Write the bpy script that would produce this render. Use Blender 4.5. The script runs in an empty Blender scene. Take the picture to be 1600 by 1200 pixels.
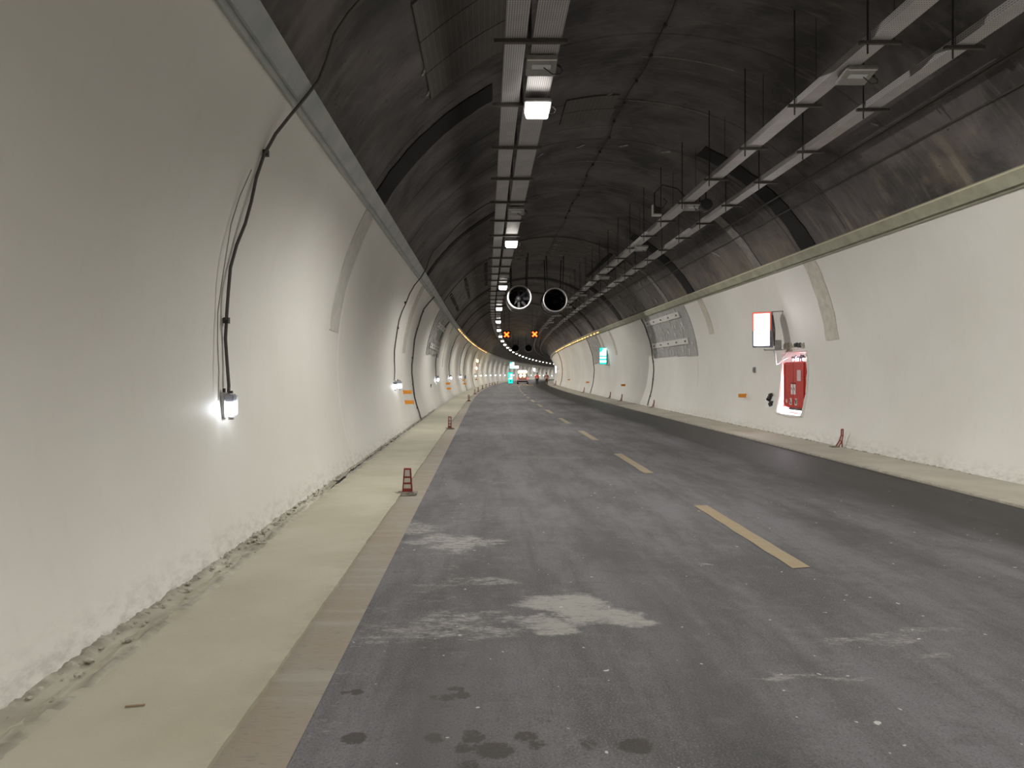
import bpy, bmesh, math, random
import numpy as np
from mathutils import Vector, Matrix
random.seed(7)
PI = math.pi
R_ = math.radians
sc = bpy.context.scene
COL = sc.collection

# ------------------------------------------------------------------ camera, world, exposure
cam_d = bpy.data.cameras.new('camera'); cam = bpy.data.objects.new('camera', cam_d); COL.objects.link(cam)
cam_d.sensor_width = 36.0; cam_d.lens = 36.0*1160/1600; cam_d.clip_start = 0.05; cam_d.clip_end = 900
cam.location = (0, 0, 1.7)
cam.rotation_euler = (R_(90), 0, 0)
cam_d.shift_x = 40/1600; cam_d.shift_y = -18/1600
sc.camera = cam
w = bpy.data.worlds.new('world'); sc.world = w; w.use_nodes = True
w.node_tree.nodes['Background'].inputs[0].default_value = (0.9, 0.95, 1, 1)
w.node_tree.nodes['Background'].inputs[1].default_value = 0.02
sc.view_settings.view_transform = 'Standard'
sc.view_settings.look = 'None'
sc.view_settings.gamma = 1.0
sc.view_settings.use_curve_mapping = False
sc.view_settings.exposure = 0.25
sc.cycles.use_denoising = True
sc.cycles.max_bounces = 8
sc.cycles.diffuse_bounces = 6
sc.cycles.transparent_max_bounces = 8
sc.cycles.sample_clamp_indirect = 6.0
LAMP = 10.0           # overhead lamp face emission
LAMP_W = 800.0        # each overhead lamp's light, W
WLAMP = 34.0          # small wall lamp emission

# ------------------------------------------------------------------ tunnel path frame
UC, ZC, RW = 2.78, 1.85, 5.47
S0, RC = 37.0, 1145.0
def frame(s):
    """position of u=0,z=0 and heading at arc length s (right hand bend after S0)"""
    drop = -1.4e-5*max(0.0, s-40)**2
    if s <= S0: return 0.0, s, drop, 0.0
    th = (s-S0)/RC
    return RC-RC*math.cos(th), S0+RC*math.sin(th), drop, th
def F(s, u, z):
    x, y, d, th = frame(s)
    return Vector((x+u*math.cos(th), y-u*math.sin(th), z+d))
def MF(s, u, z, rz=0.0):
    th = frame(s)[3]
    return Matrix.Translation(F(s, u, z)) @ Matrix.Rotation(rz-th, 4, 'Z')
def A(phi, r=RW):                      # point of the tunnel circle (degrees)
    return UC+r*math.cos(R_(phi)), ZC+r*math.sin(R_(phi))
def FA(s, phi, r=RW):
    u, z = A(phi, r); return F(s, u, z)

# ------------------------------------------------------------------ materials
MATS = {}
def nt(m):
    t = m.node_tree; return t, t.nodes, t.links
def mat(name, col, rough=.6, metal=0.0, var=0.0, scale=8.0, bump=0.0, bscale=40.0, emit=None, estr=0.0, col2=None, spec=None, coord='Object'):
    if name in MATS: return MATS[name]
    m = bpy.data.materials.new(name); m.use_nodes = True
    t, N, L = nt(m); b = N['Principled BSDF']
    b.inputs['Base Color'].default_value = (*col, 1); b.inputs['Roughness'].default_value = rough; b.inputs['Metallic'].default_value = metal
    if spec is not None: b.inputs['Specular IOR Level'].default_value = spec
    if emit:
        b.inputs['Emission Color'].default_value = (*emit, 1); b.inputs['Emission Strength'].default_value = estr
    tc = N.new('ShaderNodeTexCoord')
    if var or col2:
        n = N.new('ShaderNodeTexNoise'); n.inputs['Scale'].default_value = scale; n.inputs['Detail'].default_value = 6
        L.new(tc.outputs[coord], n.inputs['Vector'])
        mx = N.new('ShaderNodeMix'); mx.data_type = 'RGBA'
        c2 = col2 if col2 else tuple(max(0, c*(1-var)) for c in col)
        mx.inputs[6].default_value = (*col, 1); mx.inputs[7].default_value = (*c2, 1)
        rp = N.new('ShaderNodeMapRange'); rp.inputs[1].default_value = .35; rp.inputs[2].default_value = .65
        L.new(n.outputs['Fac'], rp.inputs[0]); L.new(rp.outputs[0], mx.inputs[0]); L.new(mx.outputs[2], b.inputs['Base Color'])
    if bump:
        n2 = N.new('ShaderNodeTexNoise'); n2.inputs['Scale'].default_value = bscale; n2.inputs['Detail'].default_value = 5
        L.new(tc.outputs[coord], n2.inputs['Vector'])
        bp = N.new('ShaderNodeBump'); bp.inputs['Strength'].default_value = bump; bp.inputs['Distance'].default_value = .02
        L.new(n2.outputs['Fac'], bp.inputs['Height']); L.new(bp.outputs[0], b.inputs['Normal'])
    MATS[name] = m
    return m

class NB:
    """small node helper"""
    def __init__(s, m): s.t = m.node_tree; s.N = s.t.nodes; s.L = s.t.links; s.b = s.N['Principled BSDF']
    def uv(s): return s.N.new('ShaderNodeTexCoord').outputs['UV']
    def mp(s, v, sc_):
        n = s.N.new('ShaderNodeMapping'); n.inputs['Scale'].default_value = sc_; s.L.new(v, n.inputs['Vector']); return n.outputs[0]
    def noise(s, v, scale, det=6, rough=.55, dist=0.0):
        n = s.N.new('ShaderNodeTexNoise'); n.inputs['Scale'].default_value = scale; n.inputs['Detail'].default_value = det
        n.inputs['Roughness'].default_value = rough; n.inputs['Distortion'].default_value = dist
        s.L.new(v, n.inputs['Vector']); return n.outputs['Fac']
    def rng(s, v, a, b, c=0.0, d=1.0):
        n = s.N.new('ShaderNodeMapRange'); n.interpolation_type = 'SMOOTHSTEP'
        for i, x in ((1, a), (2, b), (3, c), (4, d)): n.inputs[i].default_value = x
        s.L.new(v, n.inputs[0]); return n.outputs[0]
    def math(s, op, a, b=None):
        n = s.N.new('ShaderNodeMath'); n.operation = op
        for i, x in enumerate((a, b)):
            if x is None: continue
            if isinstance(x, (int, float)): n.inputs[i].default_value = x
            else: s.L.new(x, n.inputs[i])
        return n.outputs[0]
    def mix(s, f, a, b):
        n = s.N.new('ShaderNodeMix'); n.data_type = 'RGBA'
        if isinstance(f, (int, float)): n.inputs[0].default_value = f
        else: s.L.new(f, n.inputs[0])
        for i, x in ((6, a), (7, b)):
            if isinstance(x, tuple): n.inputs[i].default_value = (*x, 1)
            else: s.L.new(x, n.inputs[i])
        return n.outputs[2]
    def attr(s, name):
        n = s.N.new('ShaderNodeAttribute'); n.attribute_name = name
        q = s.N.new('ShaderNodeSeparateColor'); s.L.new(n.outputs['Color'], q.inputs[0]); return q.outputs
    def bump(s, h, st, dist=.02):
        n = s.N.new('ShaderNodeBump'); n.inputs['Strength'].default_value = st; n.inputs['Distance'].default_value = dist
        s.L.new(h, n.inputs['Height']); s.L.new(n.outputs[0], s.b.inputs['Normal'])
    def col(s, c): s.L.new(c, s.b.inputs['Base Color'])
def newmat(name, rough=.7):
    m = bpy.data.materials.new(name); m.use_nodes = True; MATS[name] = m
    n = NB(m); n.b.inputs['Roughness'].default_value = rough
    return m, n

# white painted lining: UV = (s, arc length); attribute 'edge' R = dirt near the foot
m_wall, n = newmat('white_wall_paint', .55)
uv = n.uv(); e = n.attr('edge')
big = n.rng(n.noise(uv, .35, 3), .3, .7); fine = n.noise(n.mp(uv, (3, 1, 1)), 2.2, 8)
c = n.mix(big, (.66, .645, .60), (.72, .71, .675))
c = n.mix(n.math('MULTIPLY', n.rng(fine, .52, .78), .16), c, (.54, .52, .47))
dirt = n.math('MULTIPLY', e[0], n.rng(n.noise(n.mp(uv, (1, 2.2, 1)), 5, 8, .7), .40, .68))
c = n.mix(n.math('MULTIPLY', dirt, .6), c, (.27, .25, .22))
n.col(c); n.bump(n.noise(uv, 1.6, 9, .5), .25, .02)

# soot blackened vault
m_ceil, n = newmat('soot_black_concrete', .75)
uv = n.uv(); e = n.attr('edge')
a1 = n.rng(n.noise(uv, .55, 8, .62, .6), .33, .7)
a2 = n.rng(n.noise(n.mp(uv, (5, .7, 1)), 1.6, 8, .65), .5, .75)
c = n.mix(a1, (.034, .031, .031), (.140, .124, .126))
c = n.mix(n.math('MULTIPLY', a2, .5), c, (.18, .165, .155))
a3 = n.rng(n.noise(n.mp(uv, (1.2, 9, 1)), 1.0, 5), .70, .76)
c = n.mix(n.math('MULTIPLY', a3, .3), c, (.2, .19, .18))
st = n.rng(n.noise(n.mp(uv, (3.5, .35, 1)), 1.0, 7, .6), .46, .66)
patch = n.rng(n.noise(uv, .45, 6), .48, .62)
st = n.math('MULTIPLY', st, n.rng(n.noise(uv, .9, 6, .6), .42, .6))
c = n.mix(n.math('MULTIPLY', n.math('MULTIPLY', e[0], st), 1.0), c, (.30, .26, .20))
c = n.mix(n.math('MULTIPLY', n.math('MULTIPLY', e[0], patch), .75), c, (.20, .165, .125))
c = n.mix(n.math('MULTIPLY', n.rng(n.noise(uv, 9, 3), .68, .74), .8), c, (.012, .011, .010))
n.col(c); n.bump(n.noise(n.mp(uv, (1.5, 1, 1)), 3, 10, .65), .6, .05)

# asphalt: attribute 'stain' R = white dust, G = dark, B = oil
m_road, n = newmat('dusty_asphalt', .8)
uv = n.uv(); e = n.attr('stain')
big = n.rng(n.noise(n.mp(uv, (.3, 1.1, 1)), 1.3, 10, .68), .36, .64)
c = n.mix(big, (.062, .060, .064), (.135, .131, .144))
g = n.noise(uv, 90, 3, .7)
c = n.mix(n.rng(g, .45, .75, 0, .75), c, (.23, .225, .225))
c = n.mix(n.rng(n.noise(n.mp(uv, (1, .6, 1)), 7, 9, .75), .5, .72, 0, .38), c, (.21, .205, .205))
c = n.mix(n.rng(n.noise(n.mp(uv, (1.2, .7, 1)), 4, 9, .75), .5, .72, 0, .4), c, (.04, .038, .039))
c = n.mix(n.rng(n.noise(uv, 60, 2), .52, .7, 0, .5), c, (.045, .042, .043))
tr = n.rng(n.noise(n.mp(uv, (.12, 5, 1)), 1.5, 5), .5, .72)
c = n.mix(n.math('MULTIPLY', tr, .38), c, (.062, .058, .060))
cr = n.rng(n.noise(n.mp(uv, (6, .8, 1)), 1.1, 7, .65), .58, .78)
c = n.mix(n.math('MULTIPLY', cr, .35), c, (.18, .176, .18))
c = n.mix(n.math('MULTIPLY', e[1], n.rng(n.noise(n.mp(uv, (.5, 2, 1)), 1.6, 8), .1, .6, .75, 1)), c, (.012, .011, .011))
dn = n.math('ADD', n.math('MULTIPLY', n.noise(n.mp(uv, (4.5, 1.8, 1)), 2.6, 12, .78), .62), n.math('MULTIPLY', n.noise(n.mp(uv, (2, 1, 1)), 22, 4, .8), .38))
dm = n.rng(n.math('ADD', e[0], n.math('MULTIPLY', n.math('SUBTRACT', dn, .5), 4.2)), .42, 1.25)
dm = n.math('MULTIPLY', dm, n.rng(e[0], .02, .12))
c = n.mix(n.math('MULTIPLY', dm, .8), c, (.36, .35, .325))
sp = n.rng(n.noise(uv, 14, 2, .4), .745, .76)
c = n.mix(n.math('MULTIPLY', sp, .8), c, (.55, .54, .52))
om = n.rng(n.math('ADD', e[2], n.math('MULTIPLY', n.math('SUBTRACT', n.noise(uv, 34, 8, .8), .5), 2.2)), .40, .75)
c = n.mix(n.math('MULTIPLY', om, .75), c, (.030, .023, .016))
n.col(c); n.bump(n.noise(uv, 110, 4, .8), .5, .008)
n.L.new(n.rng(e[1], 0, 1, .82, .5), n.b.inputs['Roughness'])

def walkmat(name, c1, c2, cd):
    m, n = newmat(name, .8)
    uv = n.uv(); e = n.attr('edge')
    c = n.mix(n.rng(n.noise(uv, .9, 6), .3, .7), c1, c2)
    c = n.mix(n.rng(n.noise(n.mp(uv, (2, 5, 1)), 3, 9, .7), .6, .8, 0, .5), c, cd)
    c = n.mix(n.rng(n.noise(uv, 22, 3), .7, .76, 0, .6), c, cd)
    c = n.mix(n.math('MULTIPLY', e[0], n.rng(n.noise(uv, 6, 7), .35, .6)), c, cd)
    n.col(c); n.bump(n.noise(uv, 30, 8, .7), .35, .01)
    return m
m_walkL = walkmat('cream_screed', (.365, .345, .26), (.43, .41, .325), (.30, .275, .20))
m_walkR = walkmat('pale_screed', (.44, .405, .34), (.53, .50, .43), (.33, .30, .25))
m_gut = walkmat('broken_mortar', (.26, .24, .19), (.50, .475, .40), (.08, .068, .052))

def paintmat(name, c1, c2, wear=.65):
    m, n = newmat(name, .7)
    uv = n.uv()
    c = n.mix(n.rng(n.noise(n.mp(uv, (.6, 4, 1)), 1.4, 7), .3, .7), c1, c2)
    c = n.mix(n.rng(n.noise(uv, 45, 5, .75), .5, .68, 0, wear), c, (.15, .14, .135))
    c = n.mix(n.rng(n.noise(n.mp(uv, (3, 1, 1)), 1.5, 8), .48, .72, 0, .6), c, (.32, .305, .27))
    n.col(c); return m
m_edge = paintmat('worn_tan_edge_paint', (.25, .205, .15), (.25, .23, .19))
m_dash = paintmat('worn_ochre_paint', (.33, .25, .145), (.28, .23, .15))

m_corn = mat('olive_grey_cornice', (.36, .36, .27), .6, var=.25, scale=3, bump=.3, bscale=15)
m_cornL = mat('pale_grey_cornice', (.44, .44, .42), .6, col2=(.32, .35, .36), scale=2, bump=.4, bscale=15)
m_joint = mat('dark_joint', (.10, .095, .085), .8)
m_strip = mat('grey_mortar_strip', (.56, .53, .46), .75, var=.18, scale=6, bump=.25, bscale=30)
m_stripL = mat('light_grey_strip', (.55, .54, .50), .75, var=.15, scale=6, bump=.25, bscale=30)
m_soot = mat('pure_soot', (.006, .006, .006), .9, bump=.4, bscale=20)
m_mortar = mat('ceiling_mortar', (.24, .225, .21), .8, var=.35, scale=5, bump=.5, bscale=25)
m_chalk = mat('chalk_line', (.3, .29, .27), .8, var=.5, scale=30)
m_galv = mat('galvanised_steel', (.50, .48, .47), .42, .35, var=.2, scale=4)
m_tray, n = newmat('perforated_steel_tray', .45)
uv = n.uv(); n.b.inputs['Metallic'].default_value = .3
sx = n.N.new('ShaderNodeSeparateXYZ'); n.L.new(uv, sx.inputs[0])
fu = n.math('FRACT', n.math('MULTIPLY', sx.outputs[1], 1/.028)); fs = n.math('FRACT', n.math('MULTIPLY', sx.outputs[0], 1/.045))
slot = n.math('MULTIPLY', n.math('LESS_THAN', n.math('ABSOLUTE', n.math('SUBTRACT', fu, .5)), .18), n.math('LESS_THAN', fs, .68))
base = n.mix(n.rng(n.noise(uv, 1.5, 6), .3, .7), (.42, .40, .40), (.52, .50, .50))
n.col(n.mix(slot, base, (.12, .11, .11)))
m_dsteel = mat('sooty_steel', (.085, .075, .07), .6, .3, var=.3, scale=10)
m_rod = mat('dark_rod', (.04, .038, .036), .6, .3)
m_black = mat('black_rubber', (.02, .02, .02), .55)
m_cable = mat('grey_cable', (.075, .07, .06), .5)
m_fixture = mat('lamp_housing', (.30, .29, .28), .5, .2, var=.2, scale=12)
m_fixdark = mat('dark_lamp_box', (.045, .042, .045), .5, .2)
m_glass_off = mat('unlit_lamp_glass', (.55, .55, .57), .2)
m_lamp = mat('lit_lamp_face', (1, 1, 1), .5, emit=(1, .965, .90), estr=LAMP)
sp_d = bpy.data.lights.new('lamp_light', 'SPOT'); sp_d.energy = LAMP_W; sp_d.spot_size = R_(172); sp_d.spot_blend = .5; sp_d.shadow_soft_size = 0.0; sp_d.color = (1, .965, .90)
sp_d2 = sp_d.copy(); sp_d2.energy = LAMP_W*.45; sp_d3 = sp_d.copy(); sp_d3.energy = LAMP_W*.72
m_wlamp = mat('lit_wall_lamp', (1, 1, 1), .5, emit=(.88, .94, 1), estr=WLAMP)
m_panel, n = newmat('ribbed_grey_sheet', .6)
uv = n.uv(); sx = n.N.new('ShaderNodeSeparateXYZ'); n.L.new(uv, sx.inputs[0])
rib = n.math('FRACT', n.math('MULTIPLY', sx.outputs[1], 1/.06))
c = n.mix(n.rng(n.noise(uv, 1.5, 8, .7), .3, .7), (.40, .40, .39), (.30, .30, .29))
c = n.mix(n.math('MULTIPLY', n.math('LESS_THAN', rib, .3), .5), c, (.14, .14, .135))
n.col(c)
m_dpanel, n = newmat('sooty_ribbed_sheet', .6)
uv = n.uv(); sx = n.N.new('ShaderNodeSeparateXYZ'); n.L.new(uv, sx.inputs[0])
rib = n.math('FRACT', n.math('MULTIPLY', sx.outputs[1], 1/.09))
c = n.mix(n.rng(n.noise(uv, 2, 8, .7), .3, .7), (.055, .048, .043), (.085, .075, .068))
c = n.mix(n.math('MULTIPLY', n.math('LESS_THAN', rib, .12), .5), c, (.15, .14, .13))
n.col(c)
m_clip = mat('white_clip', (.62, .61, .58), .5)
m_plate = mat('pale_anchor_plate', (.36, .35, .34), .5, .2, var=.3, scale=20)
m_board = mat('white_board', (.60, .59, .56), .6, var=.12, scale=8)
m_red = mat('red_enamel', (.52, .025, .018), .35, var=.15, scale=5)
m_cone = mat('dark_red_plastic', (.27, .022, .018), .45, var=.25, scale=12)
m_conep = mat('dusty_white_reflector', (.62, .58, .52), .5, var=.15, scale=20)
m_rub = mat('dusty_rubber_base', (.30, .275, .23), .8, col2=(.14, .125, .105), scale=15)
m_white = mat('white_plastic', (.72, .72, .72), .4)
m_ink = mat('dark_ink', (.05, .05, .06), .6)
m_orange = mat('amber_reflector', (.85, .33, .02), .35, var=.15, scale=30, emit=(1, .35, .02), estr=.0)
m_stone = mat('broken_concrete', (.45, .42, .35), .85, var=.4, scale=12, bump=.5, bscale=30)
m_niche = mat('white_plaster', (.75, .75, .74), .7, bump=.5, bscale=12)
m_signlit = mat('lit_sign_face', (1, 1, 1), .5, emit=(.93, .93, 1), estr=6)
m_signred = mat('lit_red_face', (.6, .05, .03), .4, emit=(1, .12, .06), estr=.9)
m_dgrey = mat('weathered_sign_side', (.30, .31, .36), .5, .3, var=.5, scale=14)
m_green = mat('lit_green_face', (0, .5, .4), .4, emit=(.0, .68, .55), estr=1.1)
m_cyanw = mat('lit_white_face', (1, 1, 1), .4, emit=(.85, 1, .98), estr=2.5)
m_teal = mat('dark_teal_frame', (.02, .28, .25), .5)
m_ledx = mat('amber_led', (1, .5, .1), .5, emit=(1, .36, .04), estr=2.2)
m_ledr = mat('red_led', (1, .1, .02), .5, emit=(1, .07, .01), estr=1.2)
m_amber = mat('amber_lamp', (1, .6, .2), .4, emit=(1, .60, .20), estr=28)
m_amber_reflect = mat('amber_reflection_glow', (1, .6, .2), .4, emit=(1, .55, .16), estr=1.6)  # glow colour of the beacon reflection on the cornices
m_fan = mat('dull_fan_metal', (.24, .23, .225), .5, .25, var=.3, scale=4)
m_fanblk = mat('fan_interior', (.012, .011, .012), .6)
m_fancase = mat('fan_casing', (.10, .095, .09), .45, .5, var=.3, scale=3)
m_wood = mat('splinter_wood', (.25, .18, .11), .8)

# ------------------------------------------------------------------ mesh building helpers
def tag(o, label=None, cat=None, group=None, kind=None):
    if label: o['label'] = label
    if cat: o['category'] = cat
    if group: o['group'] = group
    if kind: o['kind'] = kind
    return o
def thing(name, M, label, cat, group=None):
    o = bpy.data.objects.new(name, None); COL.objects.link(o); o.empty_display_size = .1
    o.matrix_world = M if isinstance(M, Matrix) else Matrix.Translation(M)
    return tag(o, label, cat, group)
def link(name, me, material=None, parent=None, M=None):
    o = bpy.data.objects.new(name, me); COL.objects.link(o)
    if material and not me.materials: me.materials.append(material)
    if parent: o.parent = parent
    if M is not None: o.matrix_basis = M
    return o
def copy_tree(o, M=None):
    c = o.copy(); COL.objects.link(c)
    if M is not None: c.matrix_basis = M
    for ch in list(o.children):
        d = copy_tree(ch); d.parent = c
    return c

class MB:
    def __init__(s): s.v = []; s.f = []
    def add(s, V, Fc, M=None):
        n0 = len(s.v)
        for p in V:
            p = Vector(p); s.v.append(tuple(M @ p) if M is not None else tuple(p))
        s.f += [tuple(i+n0 for i in f) for f in Fc]; return s
    def box(s, c, d, M=None, taper=1.0):
        x, y, z = c; a, b, h = d[0]/2, d[1]/2, d[2]/2
        V = [(x-a, y-b, z-h), (x+a, y-b, z-h), (x+a, y+b, z-h), (x-a, y+b, z-h), (x-a*taper, y-b*taper, z+h), (x+a*taper, y-b*taper, z+h), (x+a*taper, y+b*taper, z+h), (x-a*taper, y+b*taper, z+h)]
        return s.add(V, [(0, 3, 2, 1), (4, 5, 6, 7), (0, 1, 5, 4), (1, 2, 6, 5), (2, 3, 7, 6), (3, 0, 4, 7)], M)
    def bar(s, p, q, wdt, hgt=None, up=(0, 0, 1)):
        p, q = Vector(p), Vector(q); d = q-p; l = d.length; d.normalize(); up = Vector(up)
        if abs(d.dot(up)) > .95: up = Vector((1, 0, 0))
        x = d.cross(up).normalized(); z = x.cross(d)
        M = Matrix((x, d, z)).transposed().to_4x4(); M.translation = (p+q)/2
        return s.box((0, 0, 0), (wdt, l, hgt or wdt), M)
    def tube(s, pts, r, n=8, cap=True):
        P = [Vector(p) for p in pts]; rs = r if isinstance(r, (list, tuple)) else [r]*len(P); base = len(s.v)
        ref = Vector((0, 0, 1)); prev = None
        for i, p in enumerate(P):
            d = (P[min(i+1, len(P)-1)]-P[max(i-1, 0)]).normalized()
            if prev is None:
                x = d.cross(ref)
                if x.length < .1: x = d.cross(Vector((1, 0, 0)))
                x.normalize()
            else:
                x = (prev - d*prev.dot(d)).normalized()
            prev = x; y = d.cross(x)
            for k in range(n):
                a = 2*PI*k/n; s.v.append(tuple(p+(x*math.cos(a)+y*math.sin(a))*rs[i]))
        for i in range(len(P)-1):
            for k in range(n):
                a = base+i*n+k; b = base+i*n+(k+1) % n
                s.f.append((a, b, b+n, a+n))
        if cap:
            s.f.append(tuple(base+k for k in reversed(range(n)))); s.f.append(tuple(base+(len(P)-1)*n+k for k in range(n)))
        return s
    def lathe(s, prof, n=24, M=None, axis='Z', cap=True):
        V = []; Fc = []
        for (r, h) in prof:
            for k in range(n):
                a = 2*PI*k/n
                V.append((r*math.cos(a), r*math.sin(a), h) if axis == 'Z' else (r*math.cos(a), h, r*math.sin(a)))
        for i in range(len(prof)-1):
            for k in range(n):
                a = i*n+k; b = i*n+(k+1) % n; Fc.append((a, b, b+n, a+n))
        if cap: Fc.append(tuple(range(n))[::-1]); Fc.append(tuple((len(prof)-1)*n+k for k in range(n)))
        return s.add(V, Fc, M)
    def prism(s, poly, y0, y1, M=None):      # polygon in x,z extruded along y
        n = len(poly); V = [(x, y0, z) for x, z in poly]+[(x, y1, z) for x, z in poly]
        Fc = [tuple(range(n))[::-1], tuple(range(n, 2*n))]+[(i, (i+1) % n, (i+1) % n+n, i+n) for i in range(n)]
        return s.add(V, Fc, M)
    def mesh(s, name, bevel=0.0, smooth=False):
        me = bpy.data.meshes.new(name); me.from_pydata(s.v, [], s.f)
        bm = bmesh.new(); bm.from_mesh(me)
        bmesh.ops.recalc_face_normals(bm, faces=bm.faces)
        if bevel: bmesh.ops.bevel(bm, geom=[e for e in bm.edges], offset=bevel, segments=2, affect='EDGES', clamp_overlap=True)
        bm.to_mesh(me); bm.free()
        if smooth:
            for p in me.polygons: p.use_smooth = True
        me.update(); return me
    def build(s, name, m, parent=None, M=None, bevel=0.0, smooth=False):
        return link(name, s.mesh(name, bevel, smooth), m, parent, M)

def grid(name, ss, vs, fn, m, parent=None, skip=None, uvf=None, attr=None, smooth=True, flip=False):
    """sheet over stations ss and second parameter vs; fn(s,v,i,j)->point"""
    ns, nv = len(ss), len(vs)
    V = [fn(a, b, i, j) for i, a in enumerate(ss) for j, b in enumerate(vs)]
    Fc = []
    for i in range(ns-1):
        for j in range(nv-1):
            if skip and skip(ss[i], ss[i+1], vs[j], vs[j+1]): continue
            q = (i*nv+j, i*nv+j+1, (i+1)*nv+j+1, (i+1)*nv+j)
            Fc.append(q[::-1] if flip else q)
    me = bpy.data.meshes.new(name); me.from_pydata([tuple(p) for p in V], [], Fc); me.update()
    UV = np.array([(uvf or (lambda a, b: (a, b)))(a, b) for a in ss for b in vs], dtype=np.float32)
    li = np.zeros(len(me.loops), dtype=np.int32); me.loops.foreach_get('vertex_index', li)
    l = me.uv_layers.new(name='UVMap'); l.data.foreach_set('uv', UV[li].ravel())
    if attr:
        nm, f = attr
        at = me.color_attributes.new(nm, 'FLOAT_COLOR', 'POINT')
        at.data.foreach_set('color', np.array([(*f(a, b), 1.0) for a in ss for b in vs], dtype=np.float32).ravel())
    if smooth: me.polygons.foreach_set('use_smooth', [True]*len(me.polygons))
    return link(name, me, m, parent)

def frange(a, b, d):
    n = max(1, int(round(abs(b-a)/d))); return [a+(b-a)*i/n for i in range(n+1)]

SA, SB = -42.0, 420.0
def stations(grooves=(), extra=(), step=3.0):
    S = set(round(x, 3) for x in frange(SA, SB, step))
    for g in grooves:
        for d in (-.14, -.05, -.03, -.014, .014, .03, .05, .14): S.add(round(g+d, 3))
    for x in extra: S.add(round(x, 3))
    return sorted(S)

# ------------------------------------------------------------------ walls, vault
PR, PL = 27.8, 150.8          # top of the white lining, right and left
NS0, NS1 = 19.04, 20.72       # niche along s
NP0, NP1 = -13.5, 4.2         # niche in degrees
gR = [36.5, 58.2, 78.0, 95.0]+[110+8*k for k in range(24)]
gL = [13.4, 26.6, 44.0, 51.0, 58.0, 65.0, 72.0, 79.0, 86.0, 93.0]+[100+6.5*k for k in range(44)]
gC = [6.0, 12.4, 15.4, 18.0, 23.2, 30.7, 37.5, 44, 51, 58, 65, 72, 79, 86, 93]+[100+8*k for k in range(30)]
def grooved(base, gs, depth=.035):
    arr = np.array(gs)
    def f(s):
        return base+(depth if np.abs(arr-s).min() < .016 else 0.0)
    return f
phR = sorted(set([round(x, 3) for x in frange(-20.6, PR, 2.2)]+[NP0, NP1, -11, -8, -5, -2, 1]))
sR = stations(gR, [NS0, NS1, 19.2, 19.6, 20.0, 20.4])
fR = grooved(RW, gR)
def footdirt(h): return max(0.0, 1-h/.32)
wall_r = grid('wall_right', sR, phR, lambda s, p, i, j: FA(s, p, fR(s)), m_wall, flip=True,
     skip=lambda a, b, c, d: a >= NS0-.001 and b <= NS1+.001 and c >= NP0-.001 and d <= NP1+.001,
     uvf=lambda s, p: (s, R_(p)*RW), attr=('edge', lambda s, p: (footdirt(A(p)[1]), 0, 0)))
tag(wall_r, 'white painted lining of the right side of the tunnel', kind='structure')
phL = frange(PL, 200.6, 2.0); fL = grooved(RW, gL)
wall_l = grid('wall_left', stations(gL), phL, lambda s, p, i, j: FA(s, p, fL(s)), m_wall, flip=True,
     uvf=lambda s, p: (s+31, R_(p)*RW), attr=('edge', lambda s, p: (footdirt(A(p)[1]), 0, 0)))
tag(wall_l, 'white painted lining of the left side of the tunnel', kind='structure')
phC = frange(27.0, 151.6, 2.2); fC = grooved(RW+.05, gC, .03)
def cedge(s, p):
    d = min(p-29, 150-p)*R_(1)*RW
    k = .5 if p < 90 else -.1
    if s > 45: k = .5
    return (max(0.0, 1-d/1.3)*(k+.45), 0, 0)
ceil = grid('ceiling', stations(gC, step=2.5), phC, lambda s, p, i, j: FA(s, p, fC(s)), m_ceil, flip=True,
     uvf=lambda s, p: (s, R_(p)*RW), attr=('edge', cedge))
tag(ceil, 'soot blackened concrete vault of the tunnel', kind='structure')

def sweep(name, prof, m, parent=None, ss=None, closed=True):
    """closed profile given as (phi, r) swept along the tunnel"""
    ss = ss or stations(step=3.0)
    pr = list(prof)+([prof[0]] if closed else [])
    return grid(name, ss, list(range(len(pr))), lambda s, j, i, jj: FA(s, pr[jj][0], pr[jj][1]), m, parent, smooth=False, uvf=lambda s, j: (s, j*.1))
# cornices: projecting lip whose face leans inward, small step under it
c1 = sweep('trim_1', [(27.2, RW+.04), (27.2, RW-.05), (27.9, RW-.055), (27.9, RW-.11), (30.1, RW-.12), (30.25, RW+.05)], m_corn)
tag(c1, 'olive grey cornice lip along the top of the right wall', kind='structure')
c2 = sweep('trim_2', [(151.4, RW+.04), (151.4, RW-.05), (150.8, RW-.055), (150.8, RW-.11), (148.6, RW-.12), (148.45, RW+.05)], m_cornL)
tag(c2, 'pale grey cornice lip along the top of the left wall', kind='structure')
for (a, b, mm, nm) in ((30.1, 30.35, m_clip, 'edge_bead'),):
    sweep(nm, [(a, RW-.125), (b, RW-.125), (b, RW-.05), (a, RW-.05)], mat('yellowed_bead', (.55, .52, .38), .5), c1)

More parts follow.
